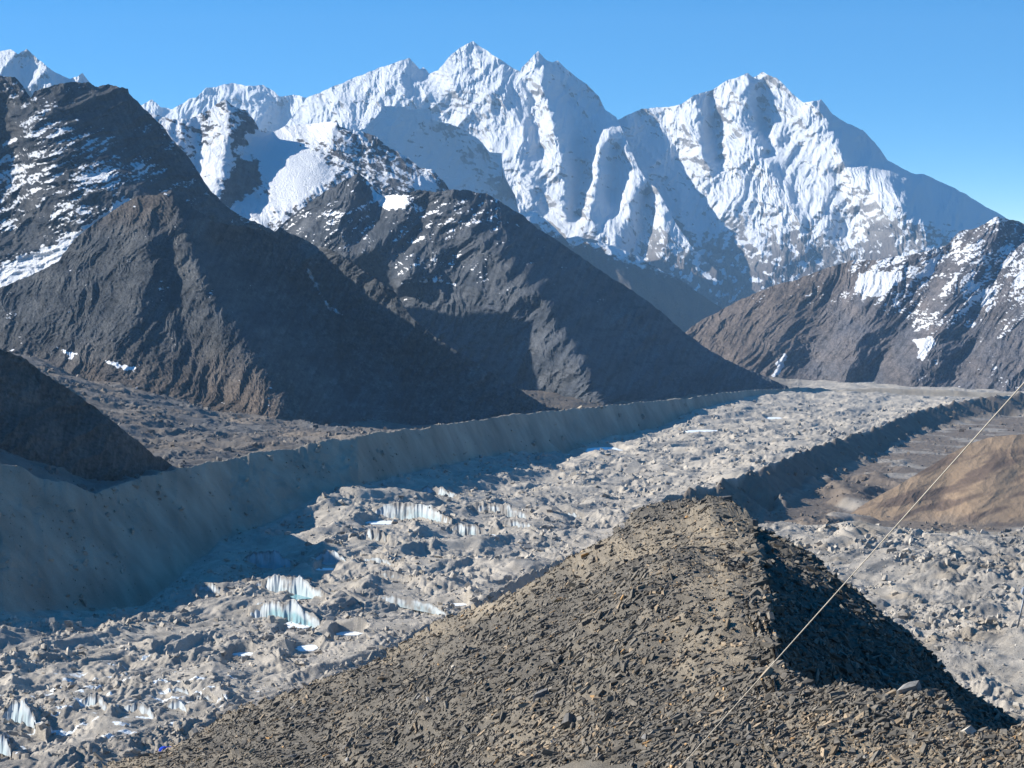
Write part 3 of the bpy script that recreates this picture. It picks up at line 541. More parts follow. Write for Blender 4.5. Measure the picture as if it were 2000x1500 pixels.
lowl = ss(.2, .55, fbm(X2 / 24, Y2 / 12, 4, 410)) * g_ice * ss(1250, 1330, GV) * ss(620, 400, GU) + .6 * ss(.35, .6, fbm(X2 / 18, Y2 / 10, 4, 411)) * g_ice * ss(900, 990, GV) * ss(1150, 1000, GU)
snow = snow + 1.62 * lowl
m_ground = terrain_mat('glacier_debris', 3.0, 0.7, 0.55, 1.45, (0.72, 0.78, 0.82))
ii = np.arange(NR - 1)[:, None]; zone = np.zeros((NR - 1, NC - 1), int)       # 0 glacier
yc = (YR[:-1] + YR[1:])[:, None] / 2; cj = lambda a: ((a[:-1] + a[1:]) / 2)[None]
zone[yc > cj(Lf[0])] = 1; zone[yc > cj(Lc[0])] = 2; zone[(yc < cj(Rc[0]))] = 3
far_mid = (cj(UU) > 1600) & (yc > cj(Lf[0])); zone[far_mid] = 0
zone[(yc < cj(K[1][0]) + 60) & (cj(UU) > 1350)] = 4
def piece(zn, name, label, cat):
    q = grid_quads(NR, NC, zone == zn); ids, inv = np.unique(q, return_inverse=True)
    me = mesh_np(name, GC.reshape(-1, 3)[ids], inv.reshape(-1, 4), {'col': col.reshape(-1, 3)[ids], 'snow': snow.ravel()[ids]})
    return tag(link(name, me, m_ground), label, cat, None, 'structure')
piece(0, 'glacier_terrain', 'grey debris covered glacier winding down the valley', 'glacier')
piece(1, 'moraine_wall', 'steep shaded gravel wall along the left side of the glacier', 'moraine')
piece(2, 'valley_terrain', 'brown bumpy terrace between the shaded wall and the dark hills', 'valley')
piece(3, 'moraine_terrain', 'dark brown moraine slopes along the right side of the glacier', 'moraine')
piece(4, 'gravel_terrain', 'pale stony ground behind the dark face of the near ridge', 'gravel slope')

# ------------------------------------------------------------------ ice cliffs and frozen ponds
m_ice, nt, b = new_mat('dirty_glacier_ice'); L = nt.links.new
tcn = nd(nt, 'ShaderNodeTexCoord'); mpn = nd(nt, 'ShaderNodeMapping'); mpn.inputs['Scale'].default_value = (.30, .30, .13); L(tcn.outputs['Object'], mpn.inputs['Vector'])
ns = nd(nt, 'ShaderNodeTexNoise', Scale=1.0, Detail=5.0, Roughness=.6); L(mpn.outputs[0], ns.inputs['Vector'])
dirt = nd(nt, 'ShaderNodeAttribute', attribute_name='dirt'); ad = nd(nt, 'ShaderNodeMath', operation='ADD'); L(ns.outputs['Fac'], ad.inputs[0]); L(dirt.outputs['Fac'], ad.inputs[1])
mr = nd(nt, 'ShaderNodeMapRange', interpolation_type='SMOOTHSTEP'); mr.inputs[1].default_value = .5; mr.inputs[2].default_value = 1.05; L(ad.outputs[0], mr.inputs[0])
blue = nd(nt, 'ShaderNodeAttribute', attribute_name='blue')
mb = nd(nt, 'ShaderNodeMix', data_type='RGBA'); L(blue.outputs['Fac'], mb.inputs[0]); mb.inputs[6].default_value = (.38, .42, .44, 1); mb.inputs[7].default_value = (.10, .27, .31, 1)
md = nd(nt, 'ShaderNodeMix', data_type='RGBA'); L(mr.outputs[0], md.inputs[0]); L(mb.outputs[2], md.inputs[6]); md.inputs[7].default_value = (.17, .16, .15, 1)
L(md.outputs[2], b.inputs['Base Color']); b.inputs['Roughness'].default_value = .5
m_pond, nt, b = new_mat('frozen_pond_ice'); b.inputs['Base Color'].default_value = (.74, .78, .80, 1); b.inputs['Roughness'].default_value = .35
m_teal, nt, b = new_mat('meltwater'); b.inputs['Base Color'].default_value = (.16, .33, .36, 1); b.inputs['Roughness'].default_value = .12
def ice_cliff(i, x0, y0, zb, hw, h, dirt, lab):
    na, nh = 110, 26
    q = np.linspace(-1.04, 1.04, na)[None]; s = np.linspace(0, 1, nh)[:, None]
    top = np.sqrt(np.clip(1 - q * q * .92, .03, 1)) * (.95 + .2 * fbm(q * 3 + i * 9, q * 0 + i, 4, 500))
    fl = perlin(q * hw / 3.2 + i * 13 + s * .4, s * .8 + i, 501) * 1.5 + perlin(q * hw / 1.4 + i * 5, s * 1.2 + i, 502) * .7 + 3.0 * perlin(q * 2.6 + i * 7, s * .3 + i, 503)
    X = x0 + q * hw + 0 * s; Yc = y0 - .25 * hw * q * q - .8 * hw * q + s * h * .7 * top + fl * min(1, h / 14) - 1.0; Zc = zb - 3 + (h + 3.6) * top * s
    co = np.stack([X, Yc, Zc], -1); bk = co[-1:].copy(); bk[..., 1] += 7; bk[..., 2] -= 1.5; bk2 = bk.copy(); bk2[..., 2] = zb - 4; bk2[..., 1] += 2
    co = np.concatenate([co, bk, bk2]); n2 = co.shape[0]
    dv = np.broadcast_to(dirt - .2 + .42 * ss(.7, 1.0, s) + .45 * fbm(q * 3 + i * 3, s * .5, 3, 505) + .3 * ss(.7, 1.0, np.abs(q)), (nh, na)); bl = np.broadcast_to((.7 if i in (6, 8) else .35 if i == 0 else .25) * ss(.62, .3, s + .25 * fbm(q * 2 + i, s, 2, 506)) * ss(.75, .45, np.abs(q - .1)), (nh, na))
    ex = lambda a: np.concatenate([a, np.repeat(a[-1:], 2, 0)])
    me = mesh_np('ice_cliff', co - np.array((x0, y0, zb)), grid_quads(n2, na), {'dirt': ex(dv).ravel(), 'blue': ex(bl).ravel()})
    o = link('ice_cliff', me, m_ice); o.location = (x0, y0, zb); tag(o, lab, 'ice cliff', 'ice cliffs on the glacier')
for i, c in enumerate(cl): ice_cliff(i, *c)
for i, (x0, y0, zb, a_, b_, lab) in enumerate(pd):
    n = 48; th = np.linspace(0, 2 * np.pi, n, endpoint=False); r = 1.05 + .22 * fbm(np.cos(th) * 1.4 + i * 5, np.sin(th) * 1.4 + i, 3, 520)
    ring = np.stack([a_ * r * np.cos(th), b_ * r * np.sin(th), 0 * th], -1)
    co = np.concatenate([ring * .96 + (0, 0, .35), ring + (0, 0, .25), ring + (0, 0, -1.0)]); k = np.arange(n); k2 = (k + 1) % n
    me = bpy.data.meshes.new('frozen_pond')
    me.from_pydata(co.tolist(), [], [list(range(n))] + [[int(n + p), int(n + q_), int(q_), int(p)] for p, q_ in zip(k, k2)] + [[int(2 * n + p), int(2 * n + q_), int(n + q_), int(n + p)] for p, q_ in zip(k, k2)])
    o = link('frozen_pond', me, m_teal if i in (4, 8) else m_pond); o.location = (x0, y0, zb); tag(o, lab, 'frozen pond', 'frozen ponds on the glacier')

# ------------------------------------------------------------------ stones
def rock_proto(seed, flat=1.0, n=9):
    """a broken angular stone: hull of a few jittered corner points"""
    r = np.random.default_rng(seed); import bmesh; wd = .62 if flat > .35 else r.uniform(.34, .6)
    bm = bmesh.new()
    ang = np.sort(r.uniform(0, 2 * np.pi, n))
    for k, a in enumerate(ang):
        rad = r.uniform(.75, 1.05)
        for sgn in (-1, 1):
            bm.verts.new((rad * math.cos(a) * (1 if sgn < 0 else r.uniform(.72, 1)), wd * rad * math.sin(a) * (1 if sgn < 0 else r.uniform(.72, 1)), sgn * flat * r.uniform(.7, 1.1)))
    bmesh.ops.convex_hull(bm, input=bm.verts[:]); 
    bmesh.ops.delete(bm, geom=[v for v in bm.verts if not v.link_faces], context='VERTS')
    bmesh.ops.triangulate(bm, faces=bm.faces[:]); bm.verts.ensure_lookup_table(); bm.verts.index_update()
    co = np.array([v.co[:] for v in bm.verts]); tr = np.array([[v.index for v in f.verts] for f in bm.faces]); bm.free(); return co, tr
SLAB = [rock_proto(700 + i, (.14, .2, .28, .18)[i % 4], (5, 6, 7)[i % 3]) for i in range(14)]
LUMP = [rock_proto(760 + i, (.5, .6, .42)[i % 3], (5, 6)[i % 2]) for i in range(10)]
def basis(n, az, tilt):         # frames with z near the normals n, x along azimuth az on the ground, tilted at random
    n = n + tilt; n /= np.linalg.norm(n, axis=-1, keepdims=True)
    d = np.stack([np.cos(az), np.sin(az), 0 * az], -1); x = d - (d * n).sum(-1, keepdims=True) * n; x /= np.linalg.norm(x, axis=-1, keepdims=True)
    return np.stack([x, np.cross(n, x), n], -1)
def scatter(name, protos, pos, B, size, cols, mat, label, cat):
    cs, ts, ks, off = [], [], [], 0; which = rng.integers(0, len(protos), len(pos))
    for w_, (pc, pt) in enumerate(protos):
        s = np.nonzero(which == w_)[0]
        if not len(s): continue
        q = np.einsum('nij,mj->nmi', B[s], pc) * size[s][:, None, None] + pos[s][:, None]
        cs.append(q.reshape(-1, 3)); ts.append((pt[None] + (np.arange(len(s)) * len(pc))[:, None, None] + off).reshape(-1, 3)); ks.append(np.repeat(cols[s], len(pc), 0)); off += len(s) * len(pc)
    me = mesh_np(name, np.concatenate(cs), None, {'col': np.concatenate(ks)}, smooth=False, tris=np.concatenate(ts))
    return tag(link(name, me, mat), label, cat, None, 'stuff')
def stone_mat(name, scale, use_attr=True, colr=None):
    m, nt, b = new_mat(name); L = nt.links.new
    t = nd(nt, 'ShaderNodeNewGeometry'); n = nd(nt, 'ShaderNodeTexNoise', Scale=scale, Detail=5.0, Roughness=.65); L(t.outputs['Position'], n.inputs['Vector'])
    r = nd(nt, 'ShaderNodeMapRange'); r.inputs[1].default_value = .3; r.inputs[2].default_value = .7; r.inputs[3].default_value = .6; r.inputs[4].default_value = 1.35; L(n.outputs['Fac'], r.inputs[0])
    sc = nd(nt, 'ShaderNodeVectorMath', operation='SCALE'); L(r.outputs[0], sc.inputs['Scale'])
    if use_attr:
        a = nd(nt, 'ShaderNodeAttribute', attribute_name='col'); L(a.outputs['Color'], sc.inputs[0])
    else:
        oi = nd(nt, 'ShaderNodeObjectInfo'); r2 = nd(nt, 'ShaderNodeMapRange'); r2.inputs[3].default_value = .75; r2.inputs[4].default_value = 1.3; L(oi.outputs['Random'], r2.inputs[0])
        s2 = nd(nt, 'ShaderNodeVectorMath', operation='SCALE'); s2.inputs[0].default_value = colr; L(r2.outputs[0], s2.inputs['Scale']); L(s2.outputs[0], sc.inputs[0])
    L(sc.outputs[0], b.inputs['Base Color'])
    bp = nd(nt, 'ShaderNodeBump', Strength=.6, Distance=.02); L(n.outputs['Fac'], bp.inputs['Height']); L(bp.outputs[0], b.inputs['Normal']); b.inputs['Roughness'].default_value = .8
    return m
m_rub = stone_mat('rubble', .6)
# rubble over the glacier and the gravel: even per pixel, so bigger where farther
rub = np.nonzero(((g_ice > .3) | (g_wall > .5) | (g_grav > .5) | (g_m > .5) | (g_out > .5) | (g_tr > .5) | (g_terr > .6)).ravel() & (np.abs(GU.ravel() - 1000) < 1100) & (Y2.ravel() < 5200))[0]
wgt = (g_ice + .7 * g_wall + .8 * g_m + 1.0 * g_grav + .7 * g_out + .4 * g_tr + .7 * g_terr).ravel()[rub] * (.15 + ss(-.1, .4, fbm(X2 / 70, Y2 / 70, 2, 310)).ravel()[rub]); wgt /= wgt.sum()
pick = rng.choice(rub, 34000, p=wgt); pos = GC.reshape(-1, 3)[pick]; nn = GN.reshape(-1, 3)[pick]
size = (.75 + 2.0 * rng.pareto(2.6, len(pick)).clip(0, 2.2)) * 2000 / F * 2.0 * (pos[:, 1] / 2000) ** .6; az = rng.uniform(0, 6.28, len(pick))
cc = col.reshape(-1, 3)[pick] * rng.uniform(.75, 1.2, (len(pick), 1)); 
wgt2 = ((g_ice + .6 * g_wall) * ss(3500, 1500, Y2) + 1.6 * g_grav + .8 * g_m + .5 * g_tr + .5 * g_terr).ravel()[rub]; wgt2 /= wgt2.sum()
p2 = rng.choice(rub, 52000, p=wgt2); q2 = GC.reshape(-1, 3)[p2] + rng.normal(0, .4, (len(p2), 3)) * (1, 1, 0); pos = np.concatenate([pos, q2]); nn = np.concatenate([nn, GN.reshape(-1, 3)[p2]])
size = np.concatenate([size, (.24 + .3 * rng.pareto(2.6, len(p2)).clip(0, 2)) * (q2[:, 1] / 1300) ** .8]); az = rng.uniform(0, 6.28, len(pos))
cc = np.concatenate([cc, col.reshape(-1, 3)[p2] * rng.uniform(.65, 1.3, (len(p2), 1))])
scatter('glacier_rubble', LUMP, pos + nn * (size * .15)[:, None], basis(nn, az, rng.normal(0, .4, nn.shape)), size, cc, m_rub, 'countless grey stones littering the glacier and moraines', 'rubble')

# ------------------------------------------------------------------ near scree ridge
def plane_y(u, v): return 10.1 / (float(-kv(v)) + .5 * (u - 1000) / F / .98 - .121)
def near_relief(name, label, crest, foot, pts, comps, seed, du, nr, jag, mat, colf, back):
    ca = np.array(crest, float); us = np.arange(ca[0, 0], ca[-1, 0], du); vc = np.interp(us, ca[:, 0], ca[:, 1]) + jag * fbm(us / 16, us * 0 + seed, 4, seed, .6)
    fa = np.array(foot, float); vf = np.interp(us, fa[:, 0], fa[:, 1]); s = (np.linspace(0, 1, nr) ** 1.15)[:, None]
    U = np.broadcast_to(us[None], (nr, len(us))).copy(); V = vc[None] + s * (vf - vc)[None]
    q = [np.array((u, v, 100.0 / y)) for (u, v, y) in pts]; Y = 100.0 / rbf(q, U, V)
    co = P(U, V, Y); n = grid_normals(co); n *= np.sign(-(n * co).sum(-1, keepdims=True)); pn = np.array((-.42, -.10, 1)) / 1.09
    if seed == 620: n[:] = pn
    h = sum(a * fbm(co[..., 0] / l, co[..., 1] / l, 2, seed + k) for k, (l, a) in enumerate(comps)); co = co + n * h[..., None]
    n = grid_normals(co); n *= np.sign(-(n * co).sum(-1, keepdims=True))
    if seed == 620:
        sh = np.abs(np.gradient(vc)); sh = np.convolve(sh, np.ones(9) / 9, 'same') > 3.0; n[:, sh] = pn
    rows = []
    for i in range(6, 0, -1):
        d = back * i / 6; r = co[0].copy(); r[:, 1] += d; r[:, 0] += d * r[:, 0] / r[:, 1]; r[:, 2] -= d * .62 + .15 * d * d / back; rows.append(r)
    c3 = colf(U, V, co); full = np.concatenate([np.array(rows), co]); c4 = np.concatenate([np.repeat(c3[:1], 6, 0), c3])
    me = mesh_np(name, full, grid_quads(*full.shape[:2]), {'col': c4.reshape(-1, 3), 'snow': np.full(full.shape[0] * full.shape[1], -1.0)})
    tag(link(name, me, mat), label, 'ridge', None, 'structure'); return U, V, co, n, c3
DIRT = np.array((.255, .215, .16)); SLATE = np.array((.128, .116, .098))
def tan_mask(U, V):             # the trodden sandy strip along the crest and other bare earth
    m = ss(110, 10, np.abs(U - (1415 - .10 * (V - 1000)) ) ) * ss(980, 1010, V) * ss(1420, 1300, V) * .9
    m = np.maximum(m, ss(1370, 1420, V - .02 * (U - 1500)) * ss(1440, 1560, U) * .95); m = np.maximum(m, .75 * ss(60, 10, np.hypot((U - 1050) / 2.6, V - 1440 + .35 * (U - 1050))))
    m = np.maximum(m, .6 * ss(40, 5, np.abs(V - (975 + .41 * (1390 - U)) - 25)) * ss(1400, 1350, U)); m = np.maximum(m, .8 * ss(460, 260, U))
    return np.clip(m + .5 * fbm(U / 70, V / 30, 3, 601), 0, 1)
def col_near(U, V, co): return cm(SLATE * .95 + 0 * co, DIRT, tan_mask(U, V)) * (1 + .25 * fbm(co[..., 0] / .5, co[..., 1] / .8, 2, 602))[..., None]
m_scree = terrain_mat('scree_earth', .25, .05, .55, 1.5)
gp = [(u, v) for (u, v) in [(900, 1350), (700, 1450), (1000, 1500), (1300, 1150), (1100, 1250), (1200, 1400), (1400, 1300), (500, 1480), (1500, 1500), (1000, 1700), (600, 1700), (1500, 1700), (1400, 1500), (1300, 1300), (800, 1600), (1226, 1643)]]
A1 = near_relief('scree_hill', 'near ridge of dark slate scree lit by low sun', 
    [(-330, 1700), (0, 1562), (180, 1502), (300, 1458), (430, 1412), (580, 1347), (700, 1299), (900, 1192), (1000, 1156), (1100, 1106), (1180, 1072), (1250, 1018), (1300, 1000), (1345, 985), (1370, 977), (1400, 976), (1425, 984), (1450, 1002), (1464, 1010), (1474, 1028), (1478, 1072), (1490, 1084), (1493, 1128), (1506, 1146), (1508, 1200), (1513, 1236), (1515, 1284), (1532, 1306), (1560, 1322), (1600, 1342), (1690, 1366), (1740, 1366), (1800, 1368), (1850, 1374), (1880, 1400), (1893, 1436), (1915, 1440), (1940, 1428), (2000, 1412), (2330, 1330)],
    [(-330, 1850), (2330, 1850)],
    [(u, v, plane_y(u, v)) for u, v in gp] + [(-300, 1700, 140), (0, 1562, 142), (250, 1478, 140), (580, 1346, 128), (700, 1300, 125), (1000, 1156, 120), (1250, 1018, 121), (1390, 976, 116), (1470, 1018, 108), (1484, 1080, 92), (1502, 1170, 74), (1515, 1295, 58), (1600, 1342, 52), (1700, 1366, 48), (1800, 1368, 47), (1893, 1436, 42), (2000, 1412, 43), (2330, 1330, 45), (1800, 1440, 42), (2000, 1500, 37), (-330, 1850, 60), (300, 1850, 40), (1000, 1850, 28), (1500, 1850, 22), (2000, 1850, 18), (2330, 1850, 16), (2000, 1700, 24), (1420, 1100, 92)],
    [(14, .7), (5, .4), (1.8, .16), (.7, .06)], 620, 1.6, 340, 5.0, m_scree, col_near, 30)
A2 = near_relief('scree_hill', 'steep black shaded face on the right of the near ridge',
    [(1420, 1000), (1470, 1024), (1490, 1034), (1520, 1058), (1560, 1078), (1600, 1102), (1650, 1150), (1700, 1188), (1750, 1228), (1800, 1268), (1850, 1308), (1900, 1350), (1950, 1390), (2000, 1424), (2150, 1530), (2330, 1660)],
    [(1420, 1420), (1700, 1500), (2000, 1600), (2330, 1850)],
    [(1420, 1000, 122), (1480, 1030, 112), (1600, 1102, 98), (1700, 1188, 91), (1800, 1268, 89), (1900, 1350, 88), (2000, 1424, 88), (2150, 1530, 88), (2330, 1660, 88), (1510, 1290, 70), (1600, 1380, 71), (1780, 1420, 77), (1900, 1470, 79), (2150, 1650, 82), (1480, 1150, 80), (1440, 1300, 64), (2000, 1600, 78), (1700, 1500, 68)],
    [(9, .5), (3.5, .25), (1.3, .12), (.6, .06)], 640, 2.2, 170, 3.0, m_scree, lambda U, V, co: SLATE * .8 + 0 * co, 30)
m_slab = stone_mat('slate_stone', 6.0)
def sample(A, n, keep, sz, seed, tilt, az0, azs, cols, lift=.25):
    U, V, co, nn, _ = A; r = np.random.default_rng(seed); wgt = keep(U, V) * ((U > -40) & (U < 2040) & (V < 1540)); wgt = wgt.ravel() / wgt.sum()
    i = r.choice(U.size, n, p=wgt); pos = co.reshape(-1, 3)[i].copy(); n_ = nn.reshape(-1, 3)[i]
    pos[:, 0] += r.normal(0, .05, n); pos[:, 1] += r.normal(0, .12, n); s = sz(r, n, pos)
    return pos + n_ * (s * .06)[:, None], basis(n_.copy(), az0 + r.normal(0, azs, n), r.normal(0, tilt, n_.shape)), s, cols(r, n, U.ravel()[i], V.ravel()[i])
def slab_cols(r, n, u, v):
    c = SLATE[None] * r.uniform(.7, 1.4, (n, 1)) * np.array([[1.0, .98, .95]]); k = r.random(n); tm = tan_mask(u, v)
    tan = k < .06 + .28 * tm; c[tan] = np.array((.26, .20, .135)) * r.uniform(.6, 1.25, (tan.sum(), 1)); o = k > .992; c[o] = np.array((.36, .22, .10)) * r.uniform(.7, 1.2, (o.sum(), 1)); return c
up = lambda U, V: (V > 0) * 1.0
dens = lambda U, V: 1.08 - .95 * tan_mask(U, V)
szf = lambda a, m: (lambda r, n, p: (a * (1 + m * r.pareto(2.6, n).clip(0, 2.2))) * (p[:, 1] / 75) ** .35)
small = sample(A1, 48000, lambda U, V: up(U, V), szf(.062, .8), 1, .26, .9, .7, slab_cols)
mid = sample(A1, 26000, dens, szf(.092, 1.1), 2, .2, .9, .5, slab_cols)
drk = sample(A2, 16000, up, szf(.11, 1.0), 3, .35, .4, .9, lambda r, n, u, v: SLATE[None] * r.uniform(.5, 1.3, (n, 1)))
edge = sample(A1, 260, lambda U, V: ((np.abs(U - 1498 - .08 * (V - 1150)) < 26) & (V < 1330) & (V > 1020)) * 1.0, szf(.2, 1.0), 4, .5, .5, 1.2, slab_cols)
cat4 = [np.concatenate(z) for z in zip(small, mid, drk, edge)]
scatter('scree_stones', SLAB, cat4[0], cat4[1], cat4[2], cat4[3], m_slab, 'loose slate fragments covering the near ridge', 'scree')
# single stones on the ridge
from mathutils import Matrix
m_one = {'dark': stone_mat('dark_slate', 6.0, False, (.095, .09, .084)), 'grey': stone_mat('grey_slate', 6.0, False, (.22, .21, .195)), 'tan': stone_mat('tan_stone', 6.0, False, (.29, .22, .15)), 'orange': stone_mat('rusty_stone', 6.0, False, (.40, .235, .10)), 'pale': stone_mat('pale_stone', 6.0, False, (.40, .36, .30))}
pm = {}
def proto_mesh(kind, i, colr):
    k = (kind, i, colr)
    if k not in pm:
        co, tr = (SLAB if kind == 'slab' else LUMP)[i]; me = mesh_np('rock', co, None, {}, smooth=False, tris=tr); me.materials.append(m_one[colr]); pm[k] = me
    return pm[k]
def at_near(u, v):
    U, V, co, n, _ = A1; j = int(np.clip(round((u - U[0, 0]) / 1.6), 0, U.shape[1] - 1)); i = int(np.argmin(np.abs(V[:, j] - v))); return co[i, j], n[i, j]
def stone(name, u, v, wpx, kind, i, colr, label, cat, group=None, az=.9, tilt=(0, 0), thick=1.0, lift=.2):
    p, n = at_near(u, v); s = wpx / 2 * p[1] / F; r = random.Random(u * 7 + v)
    B = basis(np.array([n]), np.array([az]), np.array([[tilt[0], tilt[1], 0.]]))[0]
    o = bpy.data.objects.new(name, proto_mesh(kind, i, colr)); C.objects.link(o)
    M = Matrix.Identity(4)
    for a in range(3):
        for b_ in range(3): M[a][b_] = B[a, b_] * s * (thick if b_ == 2 else 1)
    q = p + n * s * lift
    for a in range(3): M[a][3] = q[a]
    o.matrix_world = M; tag(o, label, cat, group); return o
NAMED = [(1780, 1366, 62, 'slab', 2, 'grey', 'big pale grey slab leaning on the edge of the black shaded face', .3, (-.2, -.5), 1.6),
 (1697, 1396, 30, 'lump', 1, 'dark', 'dark block with a square outline standing below the leaning grey slab', .4, (-.3, .1), 1.5),
 (1594, 1419, 16, 'lump', 3, 'orange', 'small rusty wedge standing upright left of the dark square block', 1.2, (.4, 0), 1.6),
 (1762, 1378, 18, 'lump', 4, 'tan', 'small tan stone at the foot of the leaning grey slab', .8, (0, 0), 1.0),
 (1542, 1437, 26, 'slab', 5, 'orange', 'flat yellowish stone lying on the bare earth', .8, (0, -.1), 1.0),
 (1590, 1362, 46, 'slab', 7, 'pale', 'pale tilted slab at the upper end of the broken rock patch', .7, (-.3, -.4), 1.3),
 (1850, 1404, 40, 'lump', 5, 'dark', 'brown black boulder at the notch in the ridge edge', .5, (-.1, 0), 1.0),
 (1893, 1446, 50, 'lump', 6, 'pale', 'pale boulder nearest the notch in the ridge edge', .2, (0, -.1), .9),
 (1842, 1444, 54, 'slab', 9, 'pale', 'broad pale flat slab left of the pale boulder', .4, (0, -.2), 1.2),
 (1476, 1452, 48, 'lump', 2, 'dark', 'long dark block on bare ground beside the rope', .75, (-.2, 0), .8),
 (1662, 1412, 36, 'lump', 7, 'dark', 'rounded dark boulder between rusty wedge and square block', .9, (0, 0), .9),
 (1682, 1434, 50, 'slab', 3, 'grey', 'long thin grey slab below the rounded dark boulder', .6, (-.2, -.2), 1.5),
 (1302, 1074, 28, 'lump', 8, 'orange', 'rusty orange block high on the slope below the ridge top', .3, (-.1, -.2), 1.0),
 (1176, 1081, 22, 'lump', 0, 'dark', 'dark boulder on the left skyline of the ridge', .5, (0, 0), 1.0),
 (1148, 1098, 20, 'slab', 6, 'orange', 'flat rusty slab just below the dark skyline boulder', .4, (0, -.3), 1.6),
 (993, 1228, 16, 'lump', 9, 'orange', 'bright rusty triangular stone alone in dark scree', 1.3, (.2, -.3), 1.3),
 (1228, 1192, 16, 'lump', 3, 'orange', 'small yellow stone in the middle of the dark scree', .6, (0, -.2), 1.0),
 (888, 1312, 18, 'lump', 5, 'pale', 'pale stone in the scree below the left skyline', .9, (0, -.3), 1.0),
 (1112, 1420, 64, 'slab', 10, 'dark', 'longest dark slab on the sandy patch low on the slope', .9, (0, -.12), 1.2),
 (1068, 1385, 54, 'slab', 2, 'grey', 'flat grey slab just above the longest dark slab', .75, (0, -.2), 1.0),
 (1466, 1018, 34, 'lump', 7, 'dark', 'dark overhanging block at the right shoulder of the ridge top', .2, (.2, 0), 1.0),
 (1424, 990, 40, 'slab', 4, 'dark', 'dark flat slab on the ridge top right of the pale heap', .3, (0, -.2), 1.6),
 (1362, 984, 26, 'lump', 4, 'pale', 'pale stone topping the heap on the ridge summit', .6, (0, 0), 1.2),
 (1344, 1006, 22, 'lump', 2, 'orange', 'rusty lump left of the pale heap on the ridge summit', .6, (0, 0), 1.0),
 (1454, 1190, 26, 'lump', 6, 'grey', 'smooth grey stone near the edge of the shaded face', .2, (0, -.1), .8),
 (1468, 1308, 24, 'lump', 9, 'dark', 'pointed dark stone where the rope crosses the ridge edge', .9, (0, 0), 1.2),
 (364, 1450, 16, 'lump', 1, 'tan', 'tall pointed tan stone in the lower left scree', .5, (.3, -.6), 2.0),
 (298, 1466, 20, 'lump', 7, 'dark', 'dark boulder left of the blue cloth', .5, (0, 0), 1.1),
 (328, 1468, 14, 'slab', 3, 'tan', 'pinkish flat stone in front of the blue cloth', .4, (0, -.3), 1.4),
 (1810, 1482, 22, 'lump', 8, 'tan', 'brown stone low on the bare earth in the right corner', .4, (0, 0), 1.0)]
for (u, v, wpx, kind, i, colr, lab, az, tilt, th) in NAMED:
    stone('flat_stone' if kind == 'slab' else 'boulder', u, v, wpx, kind, i, colr, lab, 'flat stone' if kind == 'slab' else 'boulder', None, az, tilt, th)
rr = random.Random(77); done = 0
ZONES = [('upper', 'dark slate slab half sunk in the scree near the ridge top'), ('middle', 'dark slate slab lying in the middle of the lit scree slope'), ('lower', 'dark slate slab on the lower lit scree slope')]
while done < 230:
    u = rr.uniform(430, 1480); v = rr.uniform(1010, 1495); edge = 975 + .415 * (1390 - u) if u < 1390 else 985
    if v < edge + 30: continue
    if float(tan_mask(np.array([u]), np.array([v]))[0]) > .62 and rr.random() < .75: continue
    zi = 0 if v < 1170 else (1 if v < 1340 else 2)
    stone('slate_stone', u, v, rr.uniform(16, 29) * (.75 + .35 * (v - 1000) / 500), 'slab', rr.randrange(14), rr.choice(['dark'] * 6 + ['grey']), ZONES[zi][1].replace('dark ', ''), 'slate stone', 'slabs on the ' + ZONES[zi][0] + ' scree slope', .9 + rr.gauss(0, .4), (rr.gauss(0, .22), rr.gauss(0, .22)), rr.uniform(.8, 1.5), .12); done += 1
# blue cloth
p, n = at_near(322, 1462); me = bpy.data.meshes.new('blue_cloth')
gx = np.linspace(-.34, .34, 14); gy = np.linspace(-.16, .2, 9); vv = [(x + .05 * math.sin(9 * y), y, .14 + .10 * math.sin(7 * x + 3) * math.cos(9 * y) + .35 * y) for y in gy for x in gx]
me.from_pydata(vv, [], [[j * 14 + i, j * 14 + i + 1, (j + 1) * 14 + i + 1, (j + 1) * 14 + i] for j in range(8) for i in range(13)])
mc, nt, b = new_mat('blue_cloth'); b.inputs['Base Color'].default_value = (.02, .07, .5, 1)
o = link('cloth', me, mc); o.location = p + np.array((0, 0, .12)); o.scale = (1.5, 1.5, 1.6); sm = o.modifiers.new('t', 'SOLIDIFY'); sm.thickness = .012; tag(o, 'scrap of bright blue cloth between rocks in the lower left', 'cloth')

# ------------------------------------------------------------------ rope and the mast it is tied to
def tube(name, pts, rad, mat, parent=None, seg=8):
    pts = [np.array(p, float) for p in pts]; co = []; 
    for i, p in enumerate(pts):
        d = pts[min(i + 1, len(pts) - 1)] - pts[max(i - 1, 0)]; d /= np.linalg.norm(d); a = np.cross(d, (0.3, .2, 1)); a /= np.linalg.norm(a); c = np.cross(d, a)
        r = rad[i] if hasattr(rad, '__len__') else rad
        co += [p + r * (math.cos(k * 6.2832 / seg) * a + math.sin(k * 6.2832 / seg) * c) for k in range(seg)]
    q = [[i * seg + k, i * seg + (k + 1) % seg, (i + 1) * seg + (k + 1) % seg, (i + 1) * seg + k] for i in range(len(pts) - 1) for k in range(seg)]
    q += [list(range(seg))[::-1], [(len(pts) - 1) * seg + k for k in range(seg)]]
    me = bpy.data.meshes.new(name); me.from_pydata([tuple(c) for c in co], [], q)
    for f in me.polygons: f.use_smooth = len(f.vertices) == 4
    return link(name, me, mat, parent)
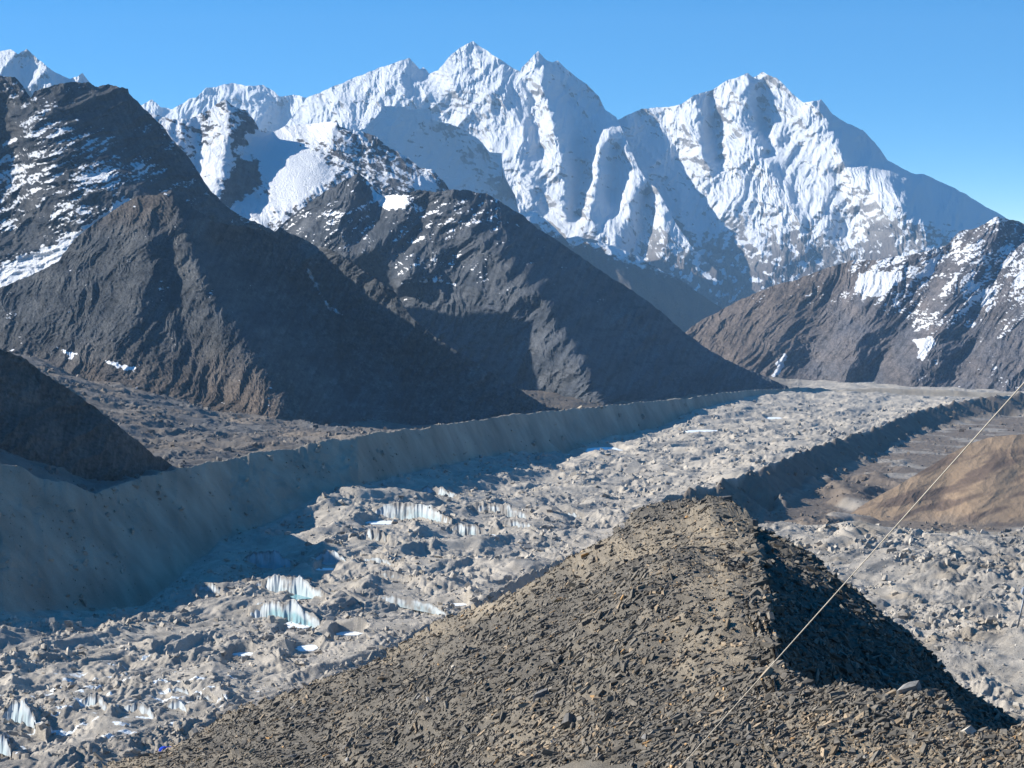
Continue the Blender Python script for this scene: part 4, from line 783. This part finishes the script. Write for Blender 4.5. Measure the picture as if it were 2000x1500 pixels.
def plain(name, c, rough=.6, metal=0.0):
    m, nt, b = new_mat(name); b.inputs['Base Color'].default_value = (*c, 1); b.inputs['Roughness'].default_value = rough; b.inputs['Metallic'].default_value = metal
    n = nd(nt, 'ShaderNodeTexNoise', Scale=30.0); m2 = nd(nt, 'ShaderNodeMix', data_type='RGBA'); nt.links.new(n.outputs['Fac'], m2.inputs[0])
    m2.inputs[6].default_value = (*[x * .75 for x in c], 1); m2.inputs[7].default_value = (*[min(1, x * 1.2) for x in c], 1); nt.links.new(m2.outputs[2], b.inputs['Base Color']); return m
m_rope = plain('hemp_rope', (.45, .41, .35), .9); m_steel = plain('grey_steel', (.20, .22, .25), .5, .3); m_box = plain('grey_box', (.17, .20, .25), .5)
pt = P(2060, 680.8, 24.0); pb = at_near(1226, 1643)[0]
line = [pt + (pb - pt) * t for t in np.linspace(0, 1, 40)]
tag(tube('guy_rope', line, .0085, m_rope), 'thin pale rope stretched tight down across the right of the view', 'rope')
base = np.array((pt[0], pt[1], -9.9)); U_, V_, co_, n_, _ = A1; base[2] = co_.reshape(-1, 3)[np.argmin(((co_[..., :2] - base[:2]) ** 2).sum(-1))][2] - .1
mast = bpy.data.objects.new('weather_mast', None); C.objects.link(mast); mast.location = (0, 0, 0); tag(mast, 'grey sensor box with thin dark rod at the right edge of the view', 'weather mast')
tube('pole', [base, pt + np.array((0, 0, .15))], .035, m_steel, mast)
sb = P(2003, 1155, 24.0); tube('arm', [sb + (.03, 0, .02), np.array((pt[0], sb[1], sb[2] + .02))], .014, m_steel, mast)
import bmesh
bm = bmesh.new(); bmesh.ops.create_cube(bm, size=1, matrix=Matrix.Translation(sb.tolist()) @ Matrix.Rotation(.25, 4, 'Y') @ Matrix.Diagonal((.085, .09, .085, 1))); bmesh.ops.bevel(bm, geom=bm.edges[:], offset=.01, segments=2, affect='EDGES')
me = bpy.data.meshes.new('sensor_box'); bm.to_mesh(me); bm.free(); link('sensor_box', me, m_box, mast)
tube('rod', [P(2001, 1163, 24.0), P(1994, 1195, 24.0), P(1987, 1226, 24.0)], [.012, .010, .009], m_steel, mast)

# ------------------------------------------------------------------ air
HAZE = 1.6e-5
bm = bmesh.new(); bmesh.ops.create_cube(bm, size=1); me = bpy.data.meshes.new('haze'); bm.to_mesh(me); bm.free()
hz = link('haze', me); hz.scale = (30000, 34000, 3600); hz.location = (0, 14000, 200)
mh = bpy.data.materials.new('thin_air'); mh.use_nodes = True; mh.node_tree.nodes.clear()
pv = mh.node_tree.nodes.new('ShaderNodeVolumePrincipled'); ou = mh.node_tree.nodes.new('ShaderNodeOutputMaterial'); pv.inputs['Color'].default_value = (.34, .63, 1.0, 1); pv.inputs['Density'].default_value = HAZE; pv.inputs['Anisotropy'].default_value = 0.0
mh.node_tree.links.new(pv.outputs[0], ou.inputs['Volume']); me.materials.append(mh); tag(hz, 'thin blue air between the near ridge and far mountains', 'haze', None, 'stuff')
